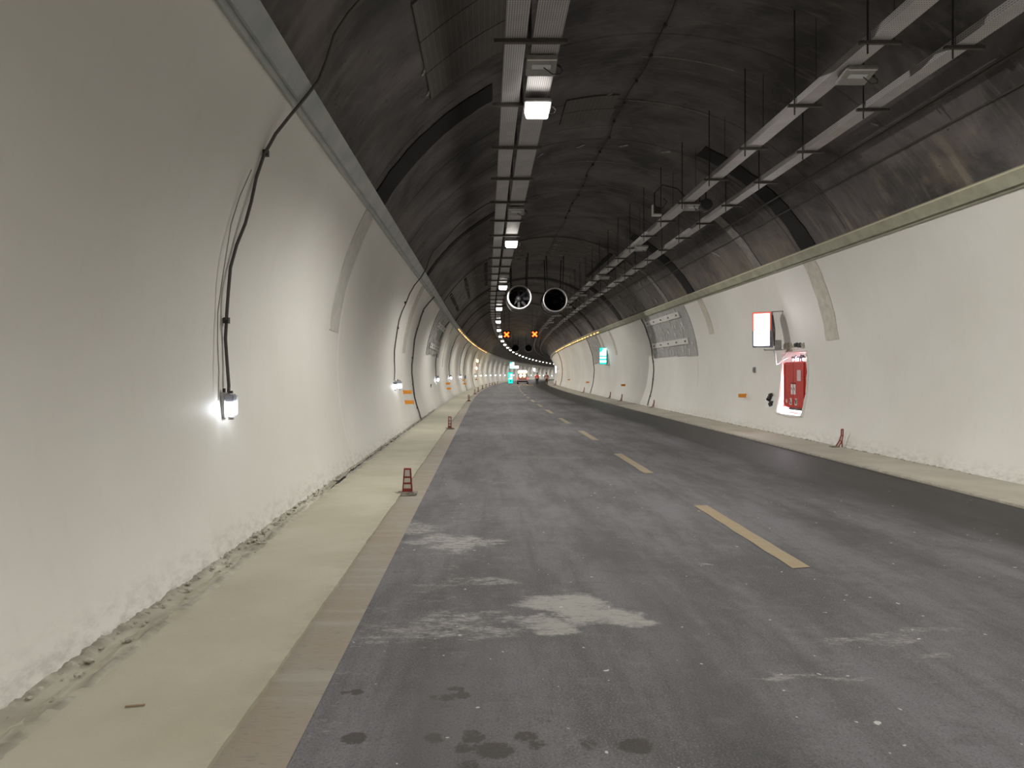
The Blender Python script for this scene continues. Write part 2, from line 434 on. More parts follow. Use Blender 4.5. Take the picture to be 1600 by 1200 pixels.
def arc_panel(name, s0, s1, p0, p1, r, thick, m, parent, jag=0.0, ns=2, dp=2.0, seed=0, taper=0.0):
    """curved slab lying on the lining, ragged borders"""
    rnd = random.Random(seed); ph = frange(p0, p1, dp); ss = frange(s0, s1, (s1-s0)/ns)
    V = []; nrow = len(ph); offs = [[rnd.uniform(-jag, jag) for _ in ph] for _ in range(2)]
    for lay in (0, 1):
        for i, s in enumerate(ss):
            for j, p in enumerate(ph):
                o = 0.0
                if i == 0: o = offs[0][j]
                if i == len(ss)-1: o = offs[1][j]
                k = (p-p0)/(p1-p0)
                cs = (s-(s0+s1)/2)*(1-taper*k)+(s0+s1)/2
                pp = p+(rnd.uniform(-jag, jag)*8 if j in (0, nrow-1) and jag else 0)
                V.append(FA(cs+o, pp, r-(thick if lay else -.01)))
    n1 = len(ss)*nrow; Fc = []
    for i in range(len(ss)-1):
        for j in range(nrow-1):
            q = (i*nrow+j, i*nrow+j+1, (i+1)*nrow+j+1, (i+1)*nrow+j)
            Fc.append(tuple(k+n1 for k in q[::-1])); Fc.append(q)
    bd = [(0, j) for j in range(nrow)]+[(i, nrow-1) for i in range(1, len(ss))]+[(len(ss)-1, j) for j in range(nrow-2, -1, -1)]+[(i, 0) for i in range(len(ss)-2, 0, -1)]
    for a, b in zip(bd, bd[1:]+bd[:1]):
        x, y = a[0]*nrow+a[1], b[0]*nrow+b[1]; Fc.append((x, y, y+n1, x+n1))
    me = bpy.data.meshes.new(name); me.from_pydata([tuple(v) for v in V], [], Fc); me.update()
    uvl = me.uv_layers.new(name='UVMap'); su = [(s, R_(p)*RW) for _ in (0, 1) for s in ss for p in ph]
    for lp, d in zip(me.loops, uvl.data): d.uv = su[lp.vertex_index]
    return link(name, me, m, parent)

# mortar strips on the white lining (where the lining was cut and made good)
arc_panel('mortar_strip', 17.3, 17.95, 6.6, 27.3, RW, .012, m_strip, wall_r, .02, 2, 2, 1)
arc_panel('mortar_strip', 26.4, 26.95, 13.0, 27.3, RW, .012, m_strip, wall_r, .02, 2, 2, 2)
arc_panel('mortar_strip', 46.5, 47.1, 10, 27.3, RW, .012, m_strip, wall_r, .02, 2, 2, 3)
arc_panel('mortar_strip', 50.9, 51.6, 6, 27.3, RW, .012, m_strip, wall_r, .03, 2, 2, 31)
arc_panel('mortar_strip', 12.55, 13.3, 151.2, 174, RW, .012, m_stripL, wall_l, .015, 2, 2, 4)
arc_panel('mortar_strip', 23.5, 24.3, 151.2, 175, RW, .012, m_strip, wall_l, .02, 2, 2, 5)
arc_panel('mortar_strip', 44.5, 45.2, 151.2, 178, RW, .012, m_strip, wall_l, .02, 2, 2, 6)
# soot slots and mortar bands across the vault
for k, (a, b, p0, p1, m, tp) in enumerate([(17.0, 17.75, 30.3, 66, m_soot, .1), (12.75, 13.55, 119, 148.3, m_soot, -.25), (23.4, 23.9, 113, 148.3, m_soot, 0),
        (20.35, 20.85, 30.3, 50, m_mortar, 0), (26.9, 27.8, 30.3, 62, m_soot, 0), (33.0, 33.5, 116, 148, m_soot, 0), (30.7, 31.2, 30.3, 52, m_mortar, 0),
        (44.2, 45.0, 60, 148, m_soot, 0), (52, 52.9, 31, 148, m_soot, 0), (41.2, 42.2, 30.3, 60, m_soot, 0), (60, 60.8, 31, 148, m_soot, 0)]):
    arc_panel('vault_band', a, b, p0, p1, RW+.04, .012, m, ceil, .03, 2, 1.6, 10+k, tp)
# fine pale scratch arcs left on the vault by the formwork
for k, (s, p0, p1) in enumerate([(19.9, 62, 104), (15.45, 70, 88), (13.3, 72, 90), (22.4, 66, 84), (17.1, 84, 110), (24.9, 60, 116), (15.5, 31, 49), (21.6, 92, 110)]):
    arc_panel('formwork_line', s, s+.02, p0, p1, RW+.045, .004, m_joint if k == 6 else m_chalk, ceil, .006, 1, 1.5, 40+k)

# open ribbed sheet panels
def ribbed(s0, s1, p0, p1, wall, boards, seed, mm=m_panel, clips=90, n=5, clipm=m_clip, rr=RW):
    rnd = random.Random(seed); ds = (s1-s0)/n
    for k in range(n):
        arc_panel('ribbed_sheet', s0+k*ds+.012, s0+(k+1)*ds-.012, p0+rnd.uniform(-.5, .5), p1, rr, .02, mm, wall, .0, 2, 2, seed+k)
    for (a, b, p) in boards:
        q = MB(); pts = [FA(a, p, rr-.05), FA(b, p, rr-.05)]
        u, z = A(p); nrm = (FA(a, p, 1)-FA(a, p, 2)).normalized()
        q.bar(pts[0], pts[1], .24, .05, up=nrm); o = q.build('fixing_board', m_board, wall)
        for t in frange(a+.4, b-.4, 1.5):
            q = MB(); q.bar(FA(t-.09, p, rr-.08), FA(t+.09, p, rr-.08), .07, .02, up=nrm); q.build('bolt_plate', m_cable, o)
    q = MB()
    for _ in range(clips):
        s = rnd.uniform(s0+.1, s1-.1); p = rnd.uniform(min(p0, p1)+.8, max(p0, p1)-.8)
        nrm = (FA(s, p, 1)-FA(s, p, 2)).normalized()
        q.bar(FA(s, p-1.0, rr-.035), FA(s, p+1.0, rr-.035), .055, .03, up=nrm)
    o = q.build('clip_row', clipm, wall); tag(o, 'small pale clips scattered on the ribbed sheet', kind='stuff')
ribbed(28.8, 36.4, 5.5, 27.0, wall_r, [(29.8, 36.0, 23.8), (29.7, 36.1, 12.0)], 100, clips=75)
ribbed(52.5, 57.8, 5.0, 27.0, wall_r, [], 120, n=4, clips=35)
ribbed(32.4, 40.6, 173, 151.6, wall_l, [(34, 39.5, 157.5), (33.2, 38.8, 168.5)], 140, n=6, clips=70)
ribbed(31.2, 39.5, 31, 62, ceil, [], 160, mm=m_dpanel, clips=60, clipm=m_plate, rr=RW+.04)
ribbed(32.5, 42.0, 114, 147.5, ceil, [], 180, mm=m_dpanel, clips=70, clipm=m_plate, rr=RW+.04)
ribbed(30.9, 37.2, 66, 112, ceil, [], 200, mm=m_dpanel, clips=60, clipm=m_plate, rr=RW+.04)
ribbed(8.6, 11.6, 117.5, 131.5, ceil, [], 220, mm=m_dpanel, n=3, clips=0, rr=RW+.04)
ribbed(15.1, 16.6, 90.5, 102, ceil, [], 230, mm=m_dpanel, n=2, clips=0, rr=RW+.04)
for k, (a, p) in enumerate([(34.5, 62), (34.9, 56), (35, 120), (35.2, 132), (35.5, 142)]):
    arc_panel('recess_board', 31.5 if p < 90 else 33, 39 if p < 90 else 41.5, p, p+1.6, RW+.01, .02, m_soot, ceil, .02, 3, .8, 60+k)
# repaired rectangle below the right panel
arc_panel('plaster_patch', 28.9, 36.3, -7, 5.4, RW, .008, m_wall, wall_r, .0, 3, 2, 33)
# anchor plates on the vault
plate_me = MB().box((0, 0, 0), (.07, .26, .012)).box((0, .05, -.012), (.035, .035, .014)).mesh('anchor_plate', .0)
for (s, p, rz, sc2) in [(18.5, 94.6, .25, 1.0), (18.4, 83.5, .2, 1.15), (18.2, 72.8, .15, 1.25), (18.7, 105.1, .2, .9), (9.6, 130, .1, .8), (10.5, 131.6, .1, .8), (11.3, 131.6, .1, .7),
          (9.2, 124.5, .1, .8), (9.9, 124, .1, .7), (10.9, 126.5, .1, .7), (11.2, 124, .1, .6), (8.7, 120, .1, .8), (15.3, 99, .2, .6), (15.1, 93, .2, .6), (15.8, 99.5, .2, .6), (16.4, 99.6, .2, .6), (16.2, 94, .2, .6),
          (22.9, 40, .2, .8), (22.7, 38.6, .2, .9), (20.5, 41.5, .3, .8), (29, 94, .2, .8), (29.3, 76, .3, 1), (28, 70, .3, 1), (26, 60, .2, .7), (24.5, 128, .2, .8), (12.5, 47, .3, .6), (9.8, 50, .3, .6)]:
    u, z = A(p, RW+.035); nrm = Vector((math.cos(R_(p)), 0, math.sin(R_(p))))
    x = Vector((0, 1, 0)).cross(nrm)
    M = Matrix((x, Vector((0, 1, 0)), nrm)).transposed().to_4x4()
    M = Matrix.Translation(F(s, u, z)) @ M @ Matrix.Rotation(rz+.5, 4, 'Z') @ Matrix.Scale(sc2*.95, 4)
    link('anchor_plate', plate_me, m_plate, ceil, M)

# ------------------------------------------------------------------ road, walks
def vnoise(x, y, seed):
    xi = np.floor(x).astype(int); yi = np.floor(y).astype(int); xf = x-xi; yf = y-yi
    def h(a, b): 
        v = np.sin(a*127.1+b*311.7+seed*74.7)*43758.5453; return v-np.floor(v)
    u = xf*xf*(3-2*xf); v = yf*yf*(3-2*yf)
    return (h(xi, yi)*(1-u)+h(xi+1, yi)*u)*(1-v)+(h(xi, yi+1)*(1-u)+h(xi+1, yi+1)*u)*v
def fbm(x, y, seed, o=4):
    t = 0; a = .5
    for k in range(o): t = t+a*vnoise(x*2**k, y*2**k, seed+k); a *= .5
    return t
DUST = [(5.36,0.67,0.32,0.35,1.2),(5.2,0.95,0.2,0.2,1.1),(5.06,1.02,0.13,0.2,1.1),(4.98,0.34,0.20,0.15,1.1),(5.02,-0.26,0.32,0.39,0.75),(4.89,-0.72,0.22,0.21,0.6),(5.08,-0.07,0.26,0.22,0.55),(8.12,-0.77,0.40,0.42,0.85),(7.36,-0.38,0.44,0.35,0.95),(7.36,0.06,0.22,0.19,0.8),(6.11,-0.11,0.19,0.29,0.75),(5.92,-0.41,0.18,0.10,0.6),(6.62,-0.23,0.67,0.08,0.4),(9.05,-0.12,0.83,0.62,0.40),(8.46,-1.02,0.29,0.29,0.6),(4.77,2.49,0.07,0.62,0.65),(4.86,2.95,0.09,0.35,0.55),(4.10,1.73,0.05,0.32,0.75),(4.08,1.97,0.05,0.21,0.6),(4.40,2.66,0.08,0.13,0.7),(6.20,3.42,0.20,0.48,0.35),(6.30,2.88,0.08,0.14,0.45),(14.83,1.15,0.33,0.89,0.55),(11.60,0.20,0.34,0.20,0.55),(6.60,1.93,0.025,0.20,0.9),(5.77,0.65,0.08,0.12,0.5),(10.49,-0.72,0.56,0.63,0.35),(11.08,0.00,1.87,1.05,0.26),(7.36,1.55,1.10,0.38,0.22),(5.3,-.3,.9,.6,.38),(8.6,-.3,1.4,.7,.36),(6.9,-.2,.9,.6,.34),(3.6,-.9,.5,.3,.35),(4.5,-1,.6,.2,.45),(4.3,2.2,.5,1.0,.25),(8.3,2.0,1.5,.5,.22),(22,-.2,3,.7,.3),(26,.3,5,1,.25),(9.5,1.6,2.5,.5,.2)]
OIL = [(3.95,-0.69,0.03,0.04,1.00),(3.94,-0.77,0.03,0.03,0.70),(3.45,-0.59,0.05,0.05,1.00),(3.47,-0.23,0.04,0.04,0.90),(3.88,-0.26,0.03,0.03,0.80),(3.87,-0.18,0.04,0.04,0.80),(3.98,-0.14,0.03,0.04,0.80),(3.90,-0.10,0.04,0.04,0.80),(3.48,-0.03,0.05,0.05,0.80),(3.37,-0.08,0.05,0.04,0.80),(3.35,0.07,0.07,0.08,0.90),(3.48,0.21,0.04,0.05,0.80),(3.40,0.26,0.04,0.04,0.70),(3.39,0.69,0.06,0.06,0.90),(3.41,0.49,0.05,0.04,0.60),(3.62,0.29,0.03,0.04,0.50),(3.88,0.40,0.03,0.03,0.30),(4.45,0.56,0.05,0.04,0.40),(6.36,-0.74,0.04,0.05,0.50),(3.2,-.05,.05,.05,.7),(3.15,.6,.05,.05,.6)]
CURB_L, CURB_R = -1.2, 6.66
ss = np.array(frange(SA, 2.8, 2)[:-1]+frange(2.8, 8.0, .025)[:-1]+frange(8.0, 30, .12)[:-1]+frange(30, SB, 2.0))
us = np.array(frange(CURB_L-.25, 4.0, .03)[:-1]+frange(4.0, CURB_R+.1, .12))
SS, UU = np.meshgrid(ss, us, indexing='ij')
wx = (fbm(SS*3.5, UU*1.7, 3, 6)-.47)*.55; wy = (fbm(SS*3.5, UU*2.2, 9, 6)-.47)*.8
dust = np.zeros_like(SS); oil = np.zeros_like(SS)
for (s0, u0, a, b, wt) in DUST:
    d = ((SS+wx-s0)/a)**2+((UU+wy-u0)/b)**2
    dust = np.maximum(dust, wt*np.clip(1.25-d*.62, 0, 1))
for (s0, u0, a, b, wt) in OIL:
    d = ((SS+wx*.15-s0)/(a*1.15))**2+((UU+wy*.15-u0)/(b*1.15))**2
    oil = np.maximum(oil, wt*np.clip(1.5-d*.8, 0, 1))
sm = lambda x, a, b: np.clip((x-a)/(b-a), 0, 1)**2*(3-2*np.clip((x-a)/(b-a), 0, 1))
nz = fbm(SS*.35, UU*.9, 21)
band = sm(UU+nz*.8, 4.9, 5.9)*(1-sm(UU+nz*.5, 6.7, 7.1))*.95
band = band*(1-.25*(1-sm(SS, 4, 8)))
track = .32*np.exp(-((UU-1.15-.1*nz)/.22)**2)+.22*np.exp(-((UU-3.9)/.4)**2)+.4*np.exp(-((UU+.32)/.12)**2)*(1-sm(SS, 3.3, 5.6))+.25*np.exp(-((UU+.1)/.25)**2)
far = .5*sm(SS, 30, 75)*sm(UU, 3.1, 5.0)
dark = np.clip(band+track*(.6+.8*nz)+far, 0, 1)
rows, cols = SS.shape
X = np.empty((rows, cols, 3), dtype=np.float32)
for i, s in enumerate(ss):
    x, y, d, th = frame(float(s)); X[i, :, 0] = x+us*math.cos(th); X[i, :, 1] = y-us*math.sin(th); X[i, :, 2] = d
idx = np.arange(rows*cols).reshape(rows, cols)
Q = np.stack([idx[:-1, :-1], idx[:-1, 1:], idx[1:, 1:], idx[1:, :-1]], -1).reshape(-1, 4)
me = bpy.data.meshes.new('floor'); me.vertices.add(rows*cols); me.vertices.foreach_set('co', X.ravel())
me.loops.add(Q.size); me.loops.foreach_set('vertex_index', Q.ravel().astype(np.int32))
me.polygons.add(len(Q)); me.polygons.foreach_set('loop_start', np.arange(0, Q.size, 4, dtype=np.int32))
me.update(calc_edges=True); me.validate()
UVv = np.stack([SS, UU], -1).reshape(-1, 2).astype(np.float32)
me.uv_layers.new(name='UVMap').data.foreach_set('uv', UVv[Q.ravel()].ravel())
at = me.color_attributes.new('stain', 'FLOAT_COLOR', 'POINT')
at.data.foreach_set('color', np.stack([dust, dark, oil, np.ones_like(dust)], -1).astype(np.float32).ravel())
floor = link('floor', me, m_road); tag(floor, 'dusty asphalt carriageway curving to the right', kind='structure')

def nz1(x, seed=0): return float(fbm(np.array([x]), np.array([seed*3.1]), seed)[0])-.47
sw = frange(SA, 2, 2)[:-1]+frange(2, 26, .07)[:-1]+frange(26, SB, 1.5)
def slab(name, m, uL, uR, z, jl=0.0, jr=0.0, edge=None, parent=None, nu=6, kind='structure', label=None):
    vs_ = [-1]+list(range(nu+1))+[nu+1]
    def fn(s, j, i, jj):
        near = 1.0 if s < 40 else 0.3
        a = uL+jl*near*nz1(s*2.1, 5)+jl*.6*near*nz1(s*9, 6); b = uR+jr*near*nz1(s*1.9, 7)+jr*.6*near*nz1(s*10, 8)
        k = min(max(j, 0), nu)/nu
        zz = -.02 if j in (-1, nu+1) else z+.004*nz1(s*3+j*5, 3)
        return F(s, a+(b-a)*k, zz)
    o = grid(name, sw, vs_, fn, m, parent, smooth=False, uvf=lambda s, j: (s, uL+(uR-uL)*min(max(j, 0), nu)/nu),
             attr=('edge', edge or (lambda s, j: (0, 0, 0))))
    return tag(o, label, kind=kind)
walk_l = slab('sidewalk', m_walkL, -2.24, CURB_L+.02, .03, .10, .022, lambda s, j: ((.9 if j <= 0 else (.5 if j >= 6 else 0)), 0, 0), label='cream screeded walkway along the left wall')
walk_r = slab('sidewalk', m_walkR, CURB_R, 8.05, .04, .02, 0, lambda s, j: ((.8 if j <= 0 else (.7 if j >= 6 else 0)), 0, 0), label='pale screeded walkway along the right wall')
sweepbox = lambda u0, u1, z0, z1: [(u0, z0), (u1, z0), (u1, z1), (u0, z1), (u0, z0)]
def run(name, prof, m, parent=None, ss=None, kind=None):
    return grid(name, ss or stations(step=3), list(range(len(prof))), lambda s, j, i, jj: F(s, prof[jj][0], prof[jj][1]), m, parent, smooth=False, uvf=lambda s, j: (s, j*.1))
run('slab_joint', sweepbox(CURB_R-.035, CURB_R+.012, -.01, .012), m_joint, walk_r)
# rough gutter of broken mortar between left wall and walkway
gs = frange(2.0, 34, .045)
def gfn(s, j, i, jj):
    k = jj/7; wdt = .38 if s < 6 else max(.14, .38-(s-6)*.035)
    u = -2.47+wdt*k+.06*nz1(s*4+j*.8, 2)
    ridge = math.exp(-((k-.82)/.14)**2)*.045+math.exp(-((k-.18)/.2)**2)*.06
    z = .012+ridge*.6*(.8+2.2*nz1(s*5+2*j, 4)+2.0*nz1(s*15+3*j, 11))+.014*nz1(s*22+9*j, 12)+.01
    return F(s, u, max(z, -.005 if k > .9 else .0))
gut = grid('broken_mortar_edge', gs, list(range(8)), gfn, m_gut, walk_l, smooth=False, uvf=lambda s, j: (s, j*.04), attr=('edge', lambda s, j: (.5 if j in (1, 2, 6) else 0, 0, 0)))
# painted edge strip and lane dashes
run('edge_line', [(CURB_L-.08, .0035), (-.86, .0035)], m_edge, floor)
def dash(s0, l=3.03, wdt=.17, u=2.74):
    n = 10; V = []
    for i in range(n+1):
        s = s0+l*i/n
        j = random.uniform(-.012, .012) if s < 14 else 0
        e = random.uniform(-.03, .03) if i in (0, n) else 0
        V += [F(s+e, u-wdt/2+j, .0045), F(s-e, u+wdt/2+j*.5, .0045)]
    me = bpy.data.meshes.new('lane_dash'); me.from_pydata([tuple(v) for v in V], [], [(2*i, 2*i+1, 2*i+3, 2*i+2) for i in range(n)]); me.update()
    l_ = me.uv_layers.new(name='UVMap')
    for lp, d in zip(me.loops, l_.data): v = me.vertices[lp.vertex_index].co; d.uv = (v.y, v.x)
    link('lane_dash', me, m_dash, floor)
for k in range(48): dash(6.45+6.06*k)

# ------------------------------------------------------------------ niche and fire cabinet
nz_in = .52
def NP(s, p, d):  # niche point, d outward from lining
    u, z = A(p); u2 = u+d; return F(s, u2, z)
def niche_mesh():
    V = []; Fc = []
    arch = []
    n = 10
    # outline in (s, phi) as rectangle with chipped edges (kept inside the opening)
    rnd = random.Random(3)
    pts = []
    for i in range(n): pts.append((NS0+(NS1-NS0)*i/n, NP0))
    for i in range(n): pts.append((NS1, NP0+(NP1-NP0)*i/n))
    for i in range(n): pts.append((NS1-(NS1-NS0)*i/n, NP1))
    for i in range(n): pts.append((NS0, NP1-(NP1-NP0)*i/n))
    N = len(pts)
    for d in (-.004, .12, nz_in):
        for (s, p) in pts:
            q = .03 if d == .12 else 0
            V.append(NP(s+rnd.uniform(-q, q), p+rnd.uniform(-q, q)*6, d))
    for L_ in range(2):
        for i in range(N):
            a = L_*N+i; b = L_*N+(i+1) % N; Fc.append((a, b, b+N, a+N))
    Fc.append(tuple(2*N+i for i in range(N)))
    me = bpy.data.meshes.new('niche'); me.from_pydata([tuple(v) for v in V], [], Fc); me.update()
    return me
link('niche', niche_mesh(), m_niche, wall_r)
# ragged plaster lip around the niche: arched top fills the corners
def lip(name, pts, w_, th, m, parent, seed):
    rnd = random.Random(seed); q = MB()
    P = []
    for i in range(len(pts)-1):
        for t in range(5):
            k = t/5; P.append((pts[i][0]+(pts[i+1][0]-pts[i][0])*k, pts[i][1]+(pts[i+1][1]-pts[i][1])*k))
    P.append(pts[-1])
    q.tube([FA(s, p, RW-.0) for s, p in P], [w_*(.6+.8*rnd.random()) for _ in P], 6)
    return q.build(name, m, parent)
lip('plaster_lip', [(NS1, NP0), (NS1+.02, -5), (NS1, 2.0), (20.2, 5.0), (19.6, 5.3), (19.1, 4.4), (NS0, 1.5), (NS0-.02, -6), (NS0, NP0), (19.8, NP0-.6), (NS1, NP0)], .035, .03, m_wall, wall_r, 5)
# torn dark mortar above
for k in range(7):
    s = 19.2+.19*k
    arc_panel('torn_mortar', s, s+.17, 4.9+.5*math.sin(k), 6.4+random.uniform(-.4, .5), RW, .02+.01*(k % 3), m_stone if k not in (1, 2) else m_rod, wall_r, .03, 2, .5, 70+k)

cab_h, cab_w, cab_d = 1.22, 1.36, .30
M = MF(19.75, 8.205, .76, 0)
cab = thing('fire_cabinet', M, 'red double-door fire cabinet set in the lit niche of the right wall', 'cabinet')
MB().box((cab_d/2, 0, cab_h/2), (cab_d, cab_w, cab_h)).build('body', m_red, cab, bevel=.008)
for sgn, nm in ((-1, 'door'), (1, 'door')):
    d = MB().box((-.012, sgn*cab_w*.235+.03, cab_h/2), (.024, cab_w*.455, cab_h-.05)).build('door', m_red, cab, bevel=.004)
    # the camera sees +y as the left side
    MB().box((-.03, sgn*.085+.03, .49), (.012, .115, .27)).build('label_plate', m_white, d, bevel=.003)
    MB().bar((-.038, sgn*.085+.03+.01, .54), (-.038, sgn*.085+.03-.02, .47), .014).build('handle', m_ink, d)
    MB().box((-.032, sgn*.09+.03, .655), (.03, .10, .022)).build('latch', mat('dark_latch', (.12, .02, .02), .4), d)
    MB().box((-.03, sgn*.17+.03, .16), (.012, .125, .18)).build('label_plate', m_white, d, bevel=.003)
    q = MB()
    y0 = sgn*.17+.03
    q.bar((-.038, y0+.04, .23), (-.038, y0-.02, .10), .018)
    q.bar((-.038, y0-.02, .10), (-.038, y0-.045, .13 if sgn > 0 else .23), .016)
    q.build('pictogram', m_ink, d)
MB().box((-.02, cab_w/2-.05, cab_h/2), (.05, .05, cab_h)).build('hinge_post', mat('bright_red_edge', (.62, .10, .09), .35), cab, bevel=.004)
MB().box((-.028, -.33, .86), (.014, .23, .29)).build('glazed_panel', mat('pinkish_glass', (.62, .45, .48), .2), cab, bevel=.003)
MB().box((-.028, .47, .165), (.012, .09, .09)).build('small_plate', m_conep, cab)
MB().box((cab_d/2, -.1, -.03), (cab_d*.8, cab_w*.8, .06)).build('plinth', m_rod, cab)
# lamp above the cabinet inside the niche
nl = thing('niche_lamp', MF(19.85, 8.24, 2.03), 'white tube lamp glowing above the red cabinet in the niche', 'lamp')
MB().tube([(.10, -.30, .02), (.10, .30, .02)], .028, 10).build('tube', mat('niche_tube', (1, 1, 1), .5, emit=(.93, .92, 1), estr=55), nl)
MB().box((.10, 0, .075), (.08, .72, .05)).build('holder', m_fixture, nl, bevel=.005)
q = MB()
for k, yy in enumerate((-.36, -.24, .1)):
    q.tube([(-.02, yy-.1, .09), (-.03, yy, .0), (.05, yy+.16, -.06)], .022, 7)
tag(q.build('hose', mat('violet_grey_hose', (.20, .18, .26), .5), None, MF(19.75, 8.26, 2.06)), 'grey hoses lying on top of the red cabinet in the niche', 'hose')
# added tubes that make the white light spill under and beside the cabinet
nl2 = thing('niche_lamp', MF(20.0, 8.2, .63), 'low white tube added for the light spilling under the red cabinet in the niche', 'lamp')
MB().tube([(.08, -.5, .03), (.08, .55, .03)], .02, 10).build('tube', MATS['niche_tube'], nl2)
MB().box((.12, 0, .03), (.03, 1.2, .04)).build('holder', m_fixture, nl2)
nl3 = thing('niche_lamp', MF(20.64, 8.22, 1.3), 'upright white tube added for the glow beside the red cabinet', 'lamp')
MB().tube([(.12, 0, -.55), (.12, 0, .5)], .02, 10).build('tube', MATS['niche_tube'], nl3)
MB().box((.16, 0, 0), (.03, .04, 1.16)).build('holder', m_fixture, nl3)

# lit sign box
sg = thing('sign_box', MF(20.3, 7.53, 2.37, R_(-33)), 'lit white sign box with red upper frame above the red cabinet', 'sign')
MB().box((0, .11, .5), (.50, .22, .97)).build('housing', m_dgrey, sg, bevel=.01)
MB().box((.0, -.004, .5), (.41, .016, .87)).build('face', m_signlit, sg)
q = MB(); q.box((-.22, -.008, .72), (.035, .03, .50)); q.box((.22, -.008, .72), (.035, .03, .50)); q.box((0, -.008, .955), (.475, .03, .035)); q.build('red_frame', m_signred, sg)
q = MB(); q.box((-.22, -.008, .25), (.03, .028, .45)); q.box((.22, -.008, .25), (.03, .028, .45)); q.box((0, -.008, .03), (.475, .028, .03)); q.build('lower_frame', m_dgrey, sg)
MB().tube([(.05, .05, -.02), (.05, .05, -.06), (.62, .1, -.06)], .018, 8).build('bracket', m_galv, sg); MB().tube([(.24, .12, .99), (.60, .12, .99)], .018, 8).build('bracket', m_galv, sg)
q = MB()
for k in range(4): q.tube([(.255, .05+.045*k, .9), (.28+.01*k, .06+.04*k, .5), (.30, .07+.04*k, .05)], .008, 6)
q.build('wiring', m_cable, sg)
MB().box((.40, .12, .08), (.16, .12, .26)).build('junction_box', m_fixture, sg, bevel=.01)
MB().tube([F(20.35, 7.86, 2.34), F(20.3, 7.9, 2.2), F(20.35, 7.93, 2.02), F(20.5, 8.0, 1.93), F(20.55, 8.1, 1.95), F(20.55, 8.2, 2.05), F(20.4, 8.3, 2.12)], .022, 8).build('cable', m_white, None)
tag(bpy.data.objects['cable'], 'white cable drooping from the lit sign box to the niche', 'cable')
o = MB().box((0, 0, 0), (.05, .12, .17)).box((-.03, 0, 0), (.02, .06, .1)).build('switch_box', m_fixture, None, MF(22.8, 8.22, 1.78), bevel=.004)
tag(o, 'small grey switch plate on the right wall under the lit sign box', 'switch')
q = MB(); rnd = random.Random(4)
for k in range(7): q.box((-.01, rnd.uniform(-.12, .12), -.15+.05*k), (.06, .18, .06), Matrix.Rotation(rnd.uniform(-.3, .3), 4, 'X'))
tag(q.build('broken_socket', m_rod, None, MF(21.3, 8.14, .90)), 'dark broken socket hole low on the right wall left of the red cabinet', 'socket')
arc_panel('plaster_patch', 21.0, 21.65, -12.5, -8.6, RW, .006, m_niche, wall_r, .03, 2, 1, 81)

# ------------------------------------------------------------------ reflectors
refl_me = {}
def reflector(s, u, z, right, label, wdt=.22):
    o = thing('wall_reflector', MF(s, u, z), label, 'reflector', 'orange reflector blades on the right wall' if right else 'orange reflector blades on the left wall')
    sg_ = -1 if right else 1
    MB().box((sg_*wdt/2, 0, 0), (wdt, .02, .12)).build('blade', m_orange, o, bevel=.004)
    MB().box((sg_*.005, 0, 0), (.02, .05, .14)).build('bracket', m_orange, o)
    return o
def wu(z, right, off=0): 
    d = math.sqrt(RW*RW-(z-ZC)**2); return UC+d-off if right else UC-d+off
for (s, z, r, t) in [(23.4, .97, 1, 'orange reflector blade on the right wall left of the dark broken socket'),
        (43.9, .95, 1, 'orange reflector blade on the right wall beyond the grey ribbed panel'), (61.1, .90, 1, 'small orange reflector blade far along the right wall'),
        (23.5, 1.08, 0, 'upper orange reflector beside the twin wall lamps on the left wall'), (23.5, .76, 0, 'lower orange reflector beside the twin wall lamps on the left wall'),
        (47.0, 1.0, 0, 'upper orange reflector of the second pair on the left wall'), (47.0, .68, 0, 'lower orange reflector of the second pair on the left wall'),
        (68, 1.0, 0, 'upper orange reflector of the third pair on the left wall'), (68, .68, 0, 'lower orange reflector of the third pair on the left wall'),
        (90, .9, 0, 'orange reflector on the left wall under the added amber domes'), (80, .95, 1, 'farther dark orange reflector on the right wall before the workers')]:
    reflector(s, wu(z, r), z, r, t, .24 if r else .28)

# ------------------------------------------------------------------ cable trays
Z_T = 5.70
def K(k): return 8.9+2.11*k
def u_tray(uA, uB, h=.10, l=2.09):
    """proto section: inverted view from below: flat perforated bottom with two flanges; local origin at centre start"""
    wd = uB-uA; V = []; UV = []; Fc = []
    prof = [(-wd/2, h), (-wd/2, 0), (wd/2, 0), (wd/2, h)]
    prof2 = [(wd/2-.004, h), (wd/2-.004, .004), (-wd/2+.004, .004), (-wd/2+.004, h)]
    P = prof+prof2
    for y in (0, l):
        for x, z in P: V.append((x, y, z))
    n = len(P)
    for i in range(n): Fc.append((i, (i+1) % n, (i+1) % n+n, i+n))
    me = bpy.data.meshes.new('tray_section'); me.from_pydata(V, [], Fc); me.update()
    l_ = me.uv_layers.new(name='UVMap')
    for lp, d in zip(me.loops, l_.data): v = me.vertices[lp.vertex_index].co; d.uv = (v.y, v.x+v.z+.5)
    return me
trays = [('left', .22, .48, 'narrow perforated steel cable tray, left of the pair beside the ceiling lamps'),
         ('left', .56, .90, 'wide perforated steel cable tray, right of the pair above the lit ceiling lamps'),
         ('right', 4.60, 4.84, 'perforated steel cable tray on rods, the one nearer the crown with unlit lamps'),
         ('right', 5.62, 5.84, 'perforated steel cable tray on rods, the one nearer the right wall')]
TZ = [Z_T, Z_T, 5.68, 5.62]
KN, KF = 24, 150
